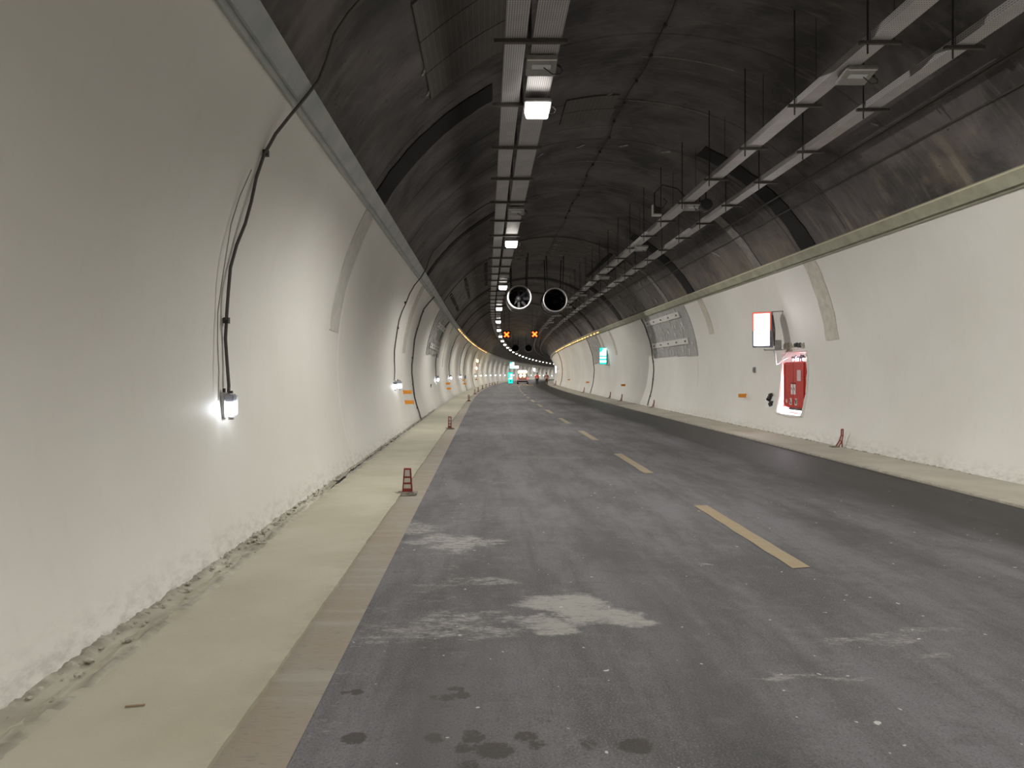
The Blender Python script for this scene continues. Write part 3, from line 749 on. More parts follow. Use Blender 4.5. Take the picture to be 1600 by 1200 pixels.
for ti, (side, ua, ub, lab) in enumerate(trays):
    z = TZ[ti]; uc = (ua+ub)/2
    tr = thing('cable_tray', MF(-10.0, uc, z), lab, 'cable tray', 'cable trays along the vault')
    base = tr.matrix_world.inverted()
    pm = u_tray(ua, ub)
    for k in range(-9, KN):
        link('tray_section', pm, m_tray, tr, base @ MF(K(k)+.01, uc, z))
    q = MB(); wd = ub-ua
    V = []; 
    o = grid('tray_section', [K(k)+(.0 if e == 0 else .0) for k in range(KN, KF) for e in (0,)], [0, 1, 2, 3],
             lambda s, j, i, jj: F(s, (ua, ua, ub, ub)[jj], z+(.1, 0, 0, .1)[jj]), m_tray, tr, smooth=False, uvf=lambda s, j: (s, j*.2))
    o.matrix_parent_inverse = base; tag(o, kind='stuff')
    # supports
    if ti == 0:
        def cross():
            a = MB().box((.08, 0, -.025), (.86, .05, .045)).mesh('cross_bar')
            b = MB().box((.07, 0, .65), (.035, .035, 1.4)).mesh('post'); return a, b
        bars = [(MB().box((.53, 0, -.03), (.88, .06, .045)).mesh('cross_bar'), m_dsteel, 'cross_bar'), (MB().box((.52, 0, .7), (.04, .04, 1.42)).mesh('post'), m_dsteel, 'post')]
        off = -uc
    elif ti == 1: bars = []
    else:
        topz = ZC+math.sqrt((RW+.05)**2-(ua-.02-UC)**2)-z
        bars = [(MB().box((0, 0, -.025), (ub-ua+.26, .045, .04)).mesh('cross_bar'), m_dsteel, 'cross_bar'),
                (MB().tube([(ua-uc-.03, 0, -.16), (ua-uc-.03, 0, topz+.01)], .011, 6).mesh('hanger_rod'), m_rod, 'hanger_rod'),
                (MB().tube([(ub-uc+.05, 0, -.02), (ub-uc+.05, 0, topz-.02-(.1 if ti == 2 else .25))], .006, 5).mesh('thin_rod'), m_rod, 'thin_rod')]
        off = 0
        if ti == 3: bars = bars[:2]
    farq = [MB() for _ in bars]
    for k in range(-9, 140):
        Mk = MF(K(k), uc if ti else 0, z)
        for bi, (bme, bm_, nm) in enumerate(bars):
            if k < 22: link(nm, bme, bm_, tr, base @ Mk)
            else: farq[bi].add([v.co for v in bme.vertices], [tuple(p.vertices) for p in bme.polygons], base @ Mk)
    for bi, (bme, bm_, nm) in enumerate(bars):
        tag(farq[bi].build(nm, bm_, tr), kind='stuff')

# ------------------------------------------------------------------ overhead lamps
def fixture(lit, label, M, group):
    o = thing('ceiling_lamp' if lit else 'unlit_ceiling_lamp', M, label, 'ceiling lamp', group)
    # local: x across, -y toward the viewer, z up; hangs from z=.12 down
    T = Matrix.Rotation(R_(-8 if lit else -12), 4, 'X')
    MB().box((0, .03, .025), (.39, .38, .06), T).build('housing', m_fixture, o, bevel=.01)
    MB().box((0, .12, .09), (.33, .16, .09), T).build('driver_box', m_fixdark, o, bevel=.012)
    if lit: MB().box((0, .02, -.055), (.31, .29, .11), T, 1.15).build('lit_face', m_lamp, o, bevel=.01)
    if lit:
        so = bpy.data.objects.new('lamp_light', sp_d); COL.objects.link(so); so.parent = o; so.location = (0, 0, -.14); so.rotation_euler = (0, R_(-18), 0)
    else:
        MB().box((0, .01, -.002), (.24, .09, .012), T).build('lens', m_glass_off, o)
        MB().box((0, -.135, .005), (.37, .025, .03), T).build('front_rim', m_clip, o)
    [MB().box((sx*.16, .05, .1), (.02, .04, .12)).build('bracket', m_dsteel, o) for sx in (-1, 1)]
    q = MB(); q.tube([(.17, .1, .08), (.24, .08, .02), (.27, .03, -.04), (.24, -.03, -.11), (.14, -.06, -.13), (.02, -.1, -.06)], .007, 6)
    q.tube([(.17, .12, .09), (.215, .1, .05), (.25, .06, .01)], .018, 6)
    q.build('loop_cable', m_rod, o)
    return o
lampS = [10.75+11.25*k for k in range(-4, 36)]
L0 = fixture(True, 'nearest lit lamp under the trays, large glowing square', MF(10.75, .74, 5.55), 'lit ceiling lamps under the left cable trays')
ordn = {0: None, 1: 'second lit ceiling lamp from the viewer, halfway to the jet fans', 2: 'third lit ceiling lamp, just left above the nearer left jet fan', 3: 'fourth lit ceiling lamp, left of the nearer left jet fan'}
for k, s in enumerate(lampS):
    kk = k-4
    if kk == 0: continue
    o = copy_tree(L0, MF(s, .74, 5.55))
    if kk < 0:
        for ch in o.children:
            if ch.type == 'LIGHT': ch.data = sp_d3
    o['label'] = ordn.get(kk) or ('lit ceiling lamp of the far row curving right under the trays' if kk > 3 else 'lit ceiling lamp behind the viewer')
for s, u, t in ((5.6, 4.72, 'added unseen lamp overhead of the viewer under the right trays'), (-1.5, 4.72, 'added unseen lamp behind the viewer under the right trays'), (-9, 4.72, 'farther added unseen lamp behind the viewer under the right trays')):  # extra lamps out of view, added to brighten the near walls
    o = copy_tree(L0, MF(s, u, 5.55)); o['label'] = t; o['group'] = 'added unseen lamps above and behind the viewer'
    for ch in o.children:
        if ch.type == 'LIGHT': ch.data = sp_d2
U0 = fixture(False, 'nearest unlit lamp under the wide tray, just in front of the nearest lit lamp', MF(9.45, .70, 5.60), 'unlit lamps under the left cable trays')
for s, t in ((17.9, 'unlit lamp under the wide tray between the first two lit lamps'), (29.9, 'unlit lamp under the left trays before the third lit lamp'), (36.2, 'unlit lamp under the left trays beyond the nearer jet fans')):
    o = copy_tree(U0, MF(s, .72, 5.58)); o['label'] = t
for i, s in enumerate((9.75, 17.5, 23.4, 30.6, 37.4, 44.2, 51, 58, 65)):
    o = copy_tree(U0, MF(s, 4.88, 5.60)); o['group'] = 'unlit lamps under the right cable trays'
    o['label'] = ['nearest unlit lamp under the right hand trays, at the top of the picture', 'unlit lamp with loose wiring under the right trays', 'third unlit lamp along the right trays'][i] if i < 3 else 'small unlit lamp far along the right cable trays'
# loose wiring and a bracket box at the second right lamp
tag(MB().tube([F(17.4, 4.75, 5.72), F(17.3, 4.45, 5.98), F(17.5, 4.15, 6.12), F(17.6, 3.98, 5.95), F(17.6, 3.98, 5.72), F(17.7, 4.05, 5.6), F(17.7, 4.2, 5.62), F(17.6, 4.28, 5.75), F(17.6, 4.2, 5.82)], .013, 7).build('loose_cable', m_rod),
    'black loose cable looping above the unlit lamp of the right trays', 'cable')
o = thing('camera_bracket', MF(17.6, 4.02, 5.42), 'small pale L-shaped bracket box left of the right cable tray', 'bracket')
MB().box((-.08, 0, .12), (.025, .1, .26)).build('upright', m_clip, o); MB().box((.02, 0, .01), (.2, .12, .04)).build('foot', m_clip, o); MB().box((.03, .02, .12), (.14, .14, .16)).build('box', m_rod, o, bevel=.02)
q = MB(); q.lathe([(.13, 0), (.15, .05), (.15, .25), (.13, .3)], 14, Matrix.Translation((0, 0, 0)), axis='Y')
o = thing('round_fitting', MF(17.3, 5.15, 5.62), 'sooty round fitting hanging between the right cable trays', 'fitting')
q.build('shell', m_fixdark, o); MB().box((0, .12, .35), (.03, .03, .5)).build('hanger', m_rod, o)
MB().tube([(-.3, .1, .02), (-.25, .05, -.15), (-.1, 0, -.22), (.05, 0, -.15), (.1, .1, -.02)], .008, 6).build('wire', m_rod, o)

# ------------------------------------------------------------------ cables on walls and vault
def arc_cable(name, s, p0, p1, r, rad, m, label, sway=.05, clips=(), shadowless=True, dp=3.0, off=.03):
    ph = frange(p0, p1, dp)
    def oo(p):      # clear the projecting cornice lip
        d = min(abs(p-149.6), abs(p-28.7)); return off+(.12*max(0, 1-max(0, d-1.6)/5) if p0 > 100 else 0)
    pts = [FA(s+sway*math.sin(i*.9), p, r-oo(p)-.012*math.sin(i*1.7)) for i, p in enumerate(ph)]
    o = thing(name, pts[0], label, 'cable'); inv = o.matrix_world.inverted()
    q = MB().tube([inv @ p for p in pts], rad, 7).build('cable', m, o)
    for c in clips:
        pt = inv @ FA(s, c, r-off); MB().box(tuple(pt), (.05, .06, .06)).build('clip', m_rod, o)
    return o
arc_cable('wall_cable', 7.55, 185.5, 120, RW, .017, m_cable, 'grey cable rising over the left wall from the nearest wall lamp', .06, (176, 157.5, 149), dp=2.5, off=.035)
arc_cable('wall_cable', 7.32, 184.5, 160, RW, .006, mat('thin_pale_wire', (.35, .33, .29), .6), 'thin pale wire running beside the nearest cable on the left wall', .03, dp=3)
arc_cable('wall_cable', 21.35, 184, 118, RW, .017, m_cable, 'grey cable rising from the twin lamps on the left wall', .12, (168, 160), dp=3)
arc_cable('wall_cable', 26.6, 200, 151, RW, .025, m_cable, 'grey conduit on the left wall from the walkway to the cornice', .05, (195, 186, 176, 165, 158))
for s in (38.9, 51.2, 64.5, 70.5, 85): arc_cable('wall_cable', s, 184 if s not in (70.5, 85) else 200, 152, RW, .022, m_cable, 'thin dark cable far along the left wall at about %s metres' % {38.9: 'the ribbed panel, above the third lamp;', 51.2: 'the fourth lamp;', 64.5: 'the fifth lamp;', 70.5: 'the fifth lamp, reaching the walkway;', 85: 'the added amber domes, reaching the walkway;'}[s] if False else
        {38.9: 'dark cable above the third wall lamp by the ribbed panel', 51.2: 'dark cable above the fourth wall lamp on the left', 64.5: 'dark cable above the fifth wall lamp on the left', 70.5: 'dark conduit reaching the left walkway beyond the fifth lamp', 85: 'dark conduit reaching the left walkway before the added amber domes'}[s], .05)
arc_cable('wall_cable', 36.55, -19, 27, RW, .025, m_cable, 'grey conduit on the right wall at the far edge of the ribbed panel', .04, (-14, -5, 4, 12, 20))
arc_cable('wall_cable', 58.2, -19, 27, RW, .028, m_cable, 'grey conduit on the right wall beyond the green sign', .04)
arc_cable('wall_cable', 95.0, -19, 27, RW, .03, m_cable, 'grey conduit on the right wall beside the two workers', .04)
def long_cable(name, ph, r, rad, s0, s1, label, sway=0.0, step=.7, m=m_rod, clips=0):
    pts = [FA(s, ph+sway*math.sin(s*1.3)+sway*.6*math.sin(s*3.1), r) for s in frange(s0, s1, step)]
    o = thing(name, pts[0], label, 'cable'); inv = o.matrix_world.inverted()
    MB().tube([inv @ p for p in pts], rad, 6).build('cable', m, o)
    for k in range(clips):
        s = 12+1.15*k; p = inv @ FA(s, ph+sway*math.sin(s*1.3)+sway*.6*math.sin(s*3.1), r-.01)
        MB().box((p.x, p.y, p.z), (.05, .09, .06)).build('clamp', m_rod, o)
    return o
long_cable('crown_cable', 88.9, RW+.0, .013, -4, 60, 'black sagging cable clamped along the crown of the vault', .35, .5, clips=14)
long_cable('vault_pipe', 45.0, RW-.02, .022, -4, 110, 'thin dark pipe along the vault above the right cornice', 0, 3, m_dsteel)
long_cable('vault_pipe', 40.8, RW+.01, .014, -4, 60, 'thinner dark line along the vault between the pipe and the right cornice', 0, 3, m_dsteel)

# ------------------------------------------------------------------ wall lamps
m_cover = bpy.data.materials.new('clear_cover'); m_cover.use_nodes = True
t = m_cover.node_tree; t.nodes.clear()
o_ = t.nodes.new('ShaderNodeOutputMaterial'); tr_ = t.nodes.new('ShaderNodeBsdfTransparent'); gl = t.nodes.new('ShaderNodeBsdfPrincipled'); mx = t.nodes.new('ShaderNodeMixShader')
gl.inputs['Base Color'].default_value = (.45, .46, .52, 1); gl.inputs['Roughness'].default_value = .2; mx.inputs[0].default_value = .22
t.links.new(tr_.outputs[0], mx.inputs[1]); t.links.new(gl.outputs[0], mx.inputs[2]); t.links.new(mx.outputs[0], o_.inputs[0])
def wall_lamp(M, label, face=0.0, k=1.0):
    o = thing('wall_lamp', M, label, 'lamp', 'small lit lamps along the left wall')
    T = Matrix.Rotation(face, 4, 'Z') @ Matrix.Scale(k, 4)
    MB().box((.03, 0, 0), (.04, .10, .26), T).build('back_plate', m_fixture, o, bevel=.004)
    MB().box((.10, 0, .0), (.11, .13, .24), T).build('cover', m_cover, o, bevel=.02)
    MB().box((.095, 0, .075), (.09, .11, .07), T).build('ballast', mat('grey_ballast', (.26, .26, .30), .4), o, bevel=.01)
    MB().lathe([(.02, -.08), (.042, -.07), (.048, -.03), (.042, .02), (.02, .03)], 12, T @ Matrix.Translation((.10, 0, 0))).build('bulb', m_wlamp, o, smooth=True)
    MB().tube([(.03, 0, .13), (.03, 0, .17)], .016, 8).build('cable_gland', m_rod, o); MB().tube([(.10, 0, .12), (.10, 0, .145)], .02, 8).build('cable_gland', m_rod, o)
    MB().tube([(.10, -.0, -.12), (.10, 0, -.145)], .028, 10).build('end_cap', m_fixture, o, smooth=False)
    return o
WL = wall_lamp(MF(7.5, -2.68, 1.37), 'nearest lit lamp box on the left wall at the end of the long cable')
wall_lamp(MF(21.3, -2.72, 1.32, R_(12)), 'left one of the twin clear lamp boxes on the left wall', 0, 1.0)
wall_lamp(MF(21.9, -2.64, 1.33, R_(-25)), 'right one of the twin clear lamp boxes on the left wall', 0, 1.0)
for i, s in enumerate([38.9, 51.2, 64.5, 90, 101, 112, 123, 135, 147, 159, 171, 183, 195, 207, 219, 231, 243, 255, 267, 279, 291, 303]):
    o = copy_tree(WL, MF(s, wu(1.35, False), 1.35))
    o.scale = (1.25, 1.25, 1.25)
    o['label'] = ['third wall lamp on the left, glowing below the ribbed panel', 'fourth wall lamp on the left, above orange reflectors', 'fifth wall lamp on the left'][i] if i < 3 else 'tiny far wall lamp in the row along the left wall'
# wall junction on left (small dark fitting)
o = MB().box((.02, 0, 0), (.03, .28, .05)).box((.02, -.12, -.06), (.03, .05, .12)).build('wall_fitting', m_rod, None, MF(35.2, wu(1.1, 0), 1.12)); tag(o, 'small dark fitting on the left wall below the third wall lamp', 'fitting')
o = MB().box((.04, 0, 0), (.08, .2, .3)).box((.04, 0, .18), (.03, .05, .1)).build('wall_socket', m_rod, None, MF(72.5, wu(1.2, 0), 1.25)); tag(o, 'dark socket box far along the left wall beyond the fifth lamp', 'socket')
# glowing amber strips imitating the vehicle beacons' reflection on the cornices
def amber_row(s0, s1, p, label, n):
    o = thing('amber_reflection_strip', FA(s0, p, RW-.13), label, 'reflection strip'); inv = o.matrix_world.inverted(); rnd = random.Random(n)
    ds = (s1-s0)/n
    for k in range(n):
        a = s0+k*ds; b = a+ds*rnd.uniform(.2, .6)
        MB().tube([inv @ FA(a, p, RW-.135), inv @ FA(b, p, RW-.135)], .022+.03*rnd.random(), 6).build('glow_segment', m_amber_reflect, o)
amber_row(50, 98, 28.6, 'amber glowing strip imitating the beacon reflection along the far right cornice', 26)
amber_row(48, 104, 150.2, 'amber glowing strip imitating the beacon reflection along the far left cornice', 26)
for z, t in ((3.0, 'upper added amber dome for the glow reflected on the far left wall'), (2.1, 'lower added amber dome for the glow reflected on the far left wall')):  # added glowing domes standing in for amber light reflected on the wall
    o = thing('amber_glow_standin', MF(91, wu(z, 0, .0), z), t, 'lamp')
    MB().lathe([(.05, -.02), (.10, .05), (.10, .2), (.05, .32)], 12, Matrix.Translation((.2, 0, 0))).build('dome', mat('amber_dome', (1, .6, .2), .4, emit=(1, .6, .25), estr=8), o)
    MB().box((.08, 0, 0), (.2, .06, .05)).build('arm', m_rod, o)

# ------------------------------------------------------------------ traffic cones
def cone(M, label, k=1.0, flat=False):
    o = thing('traffic_cone', M, label, 'traffic cone', 'red and white delineator cones along the left walkway')
    h = .325*k; wb, wt = (.062, .040) if not flat else (.045, .042); th = .016
    zs = [0, .075*k, .155*k, .235*k, h-.012]; W = lambda z: wb+(wt-wb)*z/h
    q = MB()
    for sx in (-1, 1):
        for sy in (-1, 1):
            q.bar((sx*W(0)*k, sy*W(0)*k*.8, .03), (sx*W(h)*k, sy*W(h)*k*.8, .03+h-.01), th)
    for z, hh in ((.022, .05), (.12, .02), (.205, .018), (h-.008, .018)):
        ww = W(z)*2*k+th; q.box((0, 0, .03+z), (ww, ww*.8, hh))
    fr = q.build('frame', m_cone, o, bevel=.003)
    zz = [(.05, .108), (.132, .194), (.216, h-.018)]
    for a, b in zz:
        a *= 1; mid = (a+b)/2; ww = W(mid)*2*k
        MB().box((0, 0, .03+mid), (ww*.96, ww*.80, (b-a))).build('reflector_panel', m_conep, o)
    q = MB().box((0, 0, .012), (.27*k, .24*k, .024)).box((0, 0, .028), (.17*k, .16*k, .014))
    q.build('base', m_rub, o, bevel=.004)
    if not flat: MB().box((-.02, -.03, .004), (.25, .27, .008), Matrix.Rotation(.1, 4, 'Z')).build('base_mat', m_rub, o)
    return o
cone(MF(10.35, -1.10, .01, .03), 'nearest red ladder-shaped cone on the left walkway edge')
c2_ = cone(MF(22.3, -1.10, .012), 'second small red cone along the left walkway edge', 1.03, True)
for i, (s, u) in enumerate([(43.8, -1.06), (58, -1.1), (66, -1.1), (77, -1.1), (86, -1.1), (96, -1.1), (103, -1.1), (110, -1.1), (118, -1.1)]):
    o = copy_tree(c2_, MF(s, u, .012)); o.scale = (1.05, 1.05, 1.05)
    o['label'] = ['third red cone along the left walkway edge', 'fourth cone along the left walkway edge'][i] if i < 2 else 'tiny far cone in the row along the left walkway edge'
# bent delineators lying against the right wall
def bent(M, label, k=1.0):
    o = thing('bent_delineator', M, label, 'delineator', 'bent red delineators at the foot of the right wall')
    P = [(-.17, 0, .01), (-.085, 0, .15), (-.045, 0, .27), (-.04, 0, .40)]; Q = [(-.10, 0, .01), (-.03, 0, .13), (-.005, 0, .25), (-.0, 0, .40)]
    q = MB()
    for L_ in (P, Q):
        for a, b in zip(L_, L_[1:]): q.bar(a, b, .018, .02)
    for a, b in zip(P, Q): q.bar(a, b, .016, .018)
    q.bar((-.015, .02, .22), (-.005, .05, .0), .018)
    q.build('frame', m_cone, o, Matrix.Scale(k, 4))
    for i in range(3):
        V = [P[i], Q[i], Q[i+1], P[i+1]]; V2 = [(x, y+.01, z) for x, y, z in V]
        MB().add(V+V2, [(0, 1, 2, 3), (7, 6, 5, 4), (0, 4, 5, 1), (1, 5, 6, 2), (2, 6, 7, 3), (3, 7, 4, 0)]).build('reflector_panel', m_conep, o, Matrix.Scale(k, 4))
    MB().box((-.2, 0, .012), (.16, .16, .02)).build('base', m_rub, o, Matrix.Scale(k, 4))
    return o
B0 = bent(MF(16.5, 7.93, .04), 'nearest bent red delineator leaning on the right wall')
for s, u, k, rz, t in ((34.9, 7.9, 1.0, 0, 'second bent delineator at the foot of the right wall by the conduit'), (43, 7.85, 1.1, .3, 'bent delineator on the right walkway below the far orange reflector'), (47.5, 7.9, 1.15, .2, 'bent delineator on the right walkway before the green sign'),
                       (61.5, 7.85, 1.2, .4, 'bent delineator on the far right walkway beyond the conduit'), (98, 7.9, 1.7, .2, 'bent delineator between the two workers')):
    o = copy_tree(B0, MF(s, u if s < 90 else 7.55, .04, rz)); o.scale = (k*.9,)*3; o['label'] = t

# ------------------------------------------------------------------ jet fans
def fan(M, label, lit=1.0):
    o = thing('jet_fan', M, label, 'fan', 'jet fans hung under the vault')
    r = .52; Ln = 1.9
    cs = MB(); cs.lathe([(r-.015, .05), (r, .05), (r, Ln), (r-.015, Ln), (r-.015, .05)], 40, None, 'Y', cap=False); cs.build('casing', m_fancase, o, smooth=False)
    for y, k, nm in ((0, 1.04, 'inlet_ring'), (Ln-.12, 1.07, 'outlet_ring')):
        MB().lathe([(r-.035, y+.14), (r*k+.005, y+.14), (r*k+.03, y+.05), (r*k+.02, y-.01), (r-.01, y), (r-.035, y+.14)], 40, None, 'Y', cap=False).build(nm, m_fan, o, smooth=True)
    MB().lathe([(r-.02, .04), (r-.02, Ln-.02), (r-.03, Ln-.02), (r-.03, .04), (r-.02, .04)], 32, None, 'Y', cap=False).build('shade_liner', m_fanblk, o)  # black sleeve, puts the shade inside the fan into the colour
    MB().lathe([(r-.04, Ln-.3), (r-.04, Ln-.28)], 32, None, 'Y').build('shade_disc', m_fanblk, o)  # solid black disc added to keep the fan's inside dark
    MB().lathe([(.02, .62), (.10, .66), (.14, .76), (.14, 1.3), (.05, 1.5)], 20, None, 'Y').build('hub', m_fanblk, o, smooth=True)
    bl = MB().box((.33, 0, 0), (.38, .012, .13), Matrix.Rotation(R_(40), 4, 'X')).mesh('blade')
    for k in range(8): link('blade', bl, m_fanblk, o, Matrix.Translation((0, .85, 0)) @ Matrix.Rotation(2*PI*k/8, 4, 'Y'))
    for yy in (.3, 1.5):
        for sx in (-1, 1): MB().bar((sx*.35, yy, .38), (sx*.40, yy, 2.05), .045).build('hanger', m_rod, o)
    MB().box((0, 1.2, 0), (r*1.9, .02, .03)).box((0, 1.2, 0), (.03, .02, r*1.9)).build('guard_stay', m_fanblk, o)
    return o
f0 = fan(MF(34.0, 1.52, 5.16), 'nearer left jet fan with a bright steel ring')
f = copy_tree(f0, MF(34.0, 3.17, 5.03)); f['label'] = 'nearer right jet fan partly behind the right cable tray'
f = copy_tree(f0, MF(106, 1.72+.35, 5.25)); f['label'] = 'farther left jet fan, small ring in the dark vault'
f = copy_tree(f0, MF(106, 3.95, 5.25)); f['label'] = 'farther right jet fan, small ring in the dark vault'

# ------------------------------------------------------------------ lane signals
def lane_signal(M, label):
    o = thing('lane_signal', M, label, 'signal')
    MB().box((0, .1, 0), (.66, .18, .66)).build('housing', m_black, o, bevel=.02)
    q = MB(); q.bar((-.2, -.01, -.2), (.2, -.01, .2), .17, .02, up=(0, 1, 0)); q.bar((-.2, -.012, .2), (.2, -.012, -.2), .17, .02, up=(0, 1, 0)); q.build('red_cross', m_ledr, o)
    q = MB(); q.bar((-.19, -.03, -.19), (.19, -.03, .19), .065, .02, up=(0, 1, 0)); q.bar((-.19, -.032, .19), (.19, -.032, -.19), .065, .02, up=(0, 1, 0)); q.build('amber_cross', m_ledx, o)
    q = MB(); 
    for sx in (-.2, .2): q.bar((sx, .1, .3), (sx, .1, 2.1), .03)
    q.build('hanger', m_rod, o)
    return o
lane_signal(MF(63, 1.42, 4.92), 'left lane signal showing an amber red cross')
lane_signal(MF(63, 3.80, 4.95), 'right lane signal showing an amber red cross')

# ------------------------------------------------------------------ green signs
def green_sign(M, label, wdt=.48, h=1.12, extra=False):
    o = thing('emergency_sign', M, label, 'sign')
    MB().box((0, .1, h/2), (wdt, .2, h)).build('housing', m_teal, o, bevel=.01)
    MB().box((0, -.006, h/2), (wdt-.03, .014, h-.04)).build('face', m_green, o)
    y = -.02; a = wdt/2-.03
    MB().prism([(a, h*.95), (a, h*.52), (-a, h*.52), (-a, h*.70), (-a*.1, h*.80), (0, h*.95)], y, y+.01).build('white_symbol', m_cyanw, o)
    q = MB(); q.box((0, y, h*.40), (2*a, .01, h*.10)); q.build('text_band', m_cyanw, o)
    q = MB(); q.box((0, y, h*.18), (2*a, .01, h*.12)); q.build('text_band', m_cyanw, o)
    q = MB(); rnd = random.Random(2)
    for k in range(7): q.box((-a+.04+k*.055, y-.004, h*.46+rnd.uniform(-.02, .02)), (.035, .01, .05+.03*rnd.random()))
    q.build('lettering', m_teal, o)
    MB().tube([(wdt/2-.1, .1, -.04), (wdt/2+.25, .1, -.04)], .018, 6).build('bracket', m_rod, o); MB().tube([(wdt/2, .1, h*.9), (wdt/2+.2, .12, h*.9)], .018, 6).build('bracket', m_rod, o)
    return o
green_sign(MF(50.4, 7.83, 2.25, R_(-25)), 'green and white emergency sign box on the far right wall', .5, 1.14)
o = green_sign(MF(118, 1.2, 2.35), 'upper green sign with a white side box far on the left wall', .7, 1.1)
MB().box((.6, .05, .28), (.95, .12, .40)).build('side_box', m_cyanw, o)
MB().bar((-.35, .1, .6), (-1.2, .1, .6), .05).build('arm', m_rod, o)
o = thing('green_cabinet', MF(116, 1.05, .03), 'tall green lit cabinet standing at the foot of the far left wall', 'cabinet')
MB().box((0, .1, .9), (.74, .3, 1.75)).build('body', m_teal, o, bevel=.01)
MB().box((0, -.06, .9), (.68, .02, 1.68)).build('face', m_green, o)
MB().box((.1, -.08, 1.35), (.36, .02, .3)).box((.1, -.08, .98), (.40, .02, .14)).box((0, -.08, .75), (.6, .02, .06)).build('white_symbol', m_cyanw, o)
MB().lathe([(.12, -.1), (.12, -.08)], 16, Matrix.Translation((0, 0, .42)), 'Y').build('round_mark', m_teal, o)
# far lit signs
for (s, u, z, t) in ((236, wu(3.2, 0)+.5, 2.6, 'tiny white lit sign on the far outer wall'), (108, wu(2.9, 1)-.3, 1.7, 'white lit sign box at the edge of the right wall by the workers')):
    wd = .5 if s > 200 else .16
    o = thing('sign_box', MF(s, u, z), t, 'sign'); MB().box((0, .1, .5), (wd+.05, .2, 1.05)).build('housing', m_dgrey, o); MB().box((0, -.01, .5), (wd, .02, .95)).build('face', m_signlit, o)
    MB().box((.4 if s < 200 else -.4, .1, .5), (.5, .04, .04)).build('bracket', m_rod, o)

# ------------------------------------------------------------------ maintenance vehicle
car = thing('service_car', MF(112.5, 3.02-2.47+2.42, -.0), 'white service vehicle with blazing amber beacons stopped in the left lane', 'vehicle')
m_body = mat('white_car_paint', (.68, .63, .62), .3)
def loft(name, secs, m, parent):
    V = []; Fc = []; n = len(secs[0][1])
    for y, ring in secs:
        for x, z in ring: V.append((x, y, z))
    for i in range(len(secs)-1):
        for k in range(n): Fc.append((i*n+k, i*n+(k+1) % n, (i+1)*n+(k+1) % n, (i+1)*n+k))
    Fc.append(tuple(range(n))[::-1]); Fc.append(tuple((len(secs)-1)*n+k for k in range(n)))
    return MB().add(V, Fc).build(name, m, parent, bevel=.0, smooth=False)
def ring(wb, wm, wt, z0, z1, z2):
    return [(-wb, z0), (wb, z0), (wm, z0+.15), (wm, z1), (wt, z2-.08), (wt-.1, z2), (-wt+.1, z2), (-wt, z2-.08), (-wm, z1), (-wm, z0+.15)]
loft('body', [(0, ring(.72, .80, .66, .32, .95, 1.62)), (.12, ring(.78, .86, .70, .28, .98, 1.74)), (2.3, ring(.80, .87, .68, .25, 1.0, 1.76)), (3.0, ring(.8, .87, .62, .25, 1.0, 1.25)), (3.1, ring(.8, .87, .7, .25, .95, 1.06)), (4.1, ring(.7, .82, .6, .28, .75, .92))], m_body, car)
MB().prism([(-.58, 1.08), (.58, 1.08), (.52, 1.52), (-.52, 1.52)], -.02, .06).build('rear_window', mat('dark_car_glass', (.03, .03, .035), .1), car)
MB().box((0, -.05, .42), (1.62, .18, .2)).build('bumper', mat('dark_bumper', (.05, .02, .018), .6), car, bevel=.03)
MB().box((0, -.01, .80), (1.2, .02, .16)).build('tailgate_stripe', mat('red_stripe', (.5, .12, .10), .4), car)
for sx in (-1, 1):
    MB().box((sx*.76, -.01, .88), (.13, .06, .34)).build('tail_light', mat('car_tail_light', (.5, .02, .02), .3, emit=(1, .15, .1), estr=1.5), car, bevel=.02)
    for yy in (.75, 3.3): MB().lathe([(.2, -.1), (.32, -.1), (.33, 0), (.32, .1), (.2, .1)], 20, Matrix.Translation((sx*.74, yy, .33)) @ Matrix.Rotation(PI/2, 4, 'Y')).build('wheel', m_black, car)
    MB().box((sx*.95, 2.7, 1.05), (.14, .08, .16)).build('wing_mirror', m_body, car, bevel=.02)
bb = MB().box((0, .35, 1.82), (1.3, .25, .12)).build('beacon_bar', m_rod, car, bevel=.02)
for k in range(3):
    MB().lathe([(.20, -.14), (.24, -.08), (.24, -.0), (.18, .04)], 18, Matrix.Translation((-.44+.44*k, .28, 1.86)), 'Y').build('beacon', m_amber, bb, smooth=True)
ab = MB().box((0, -.06, 1.30), (1.1, .05, .42)).build('warning_board', m_rod, car)
for k in range(2): MB().lathe([(.20, -.12), (.21, -.08), (.16, -.05)], 18, Matrix.Translation((-.27+.54*k, 0, 1.30)), 'Y').build('warning_light', m_amber, ab, smooth=True)

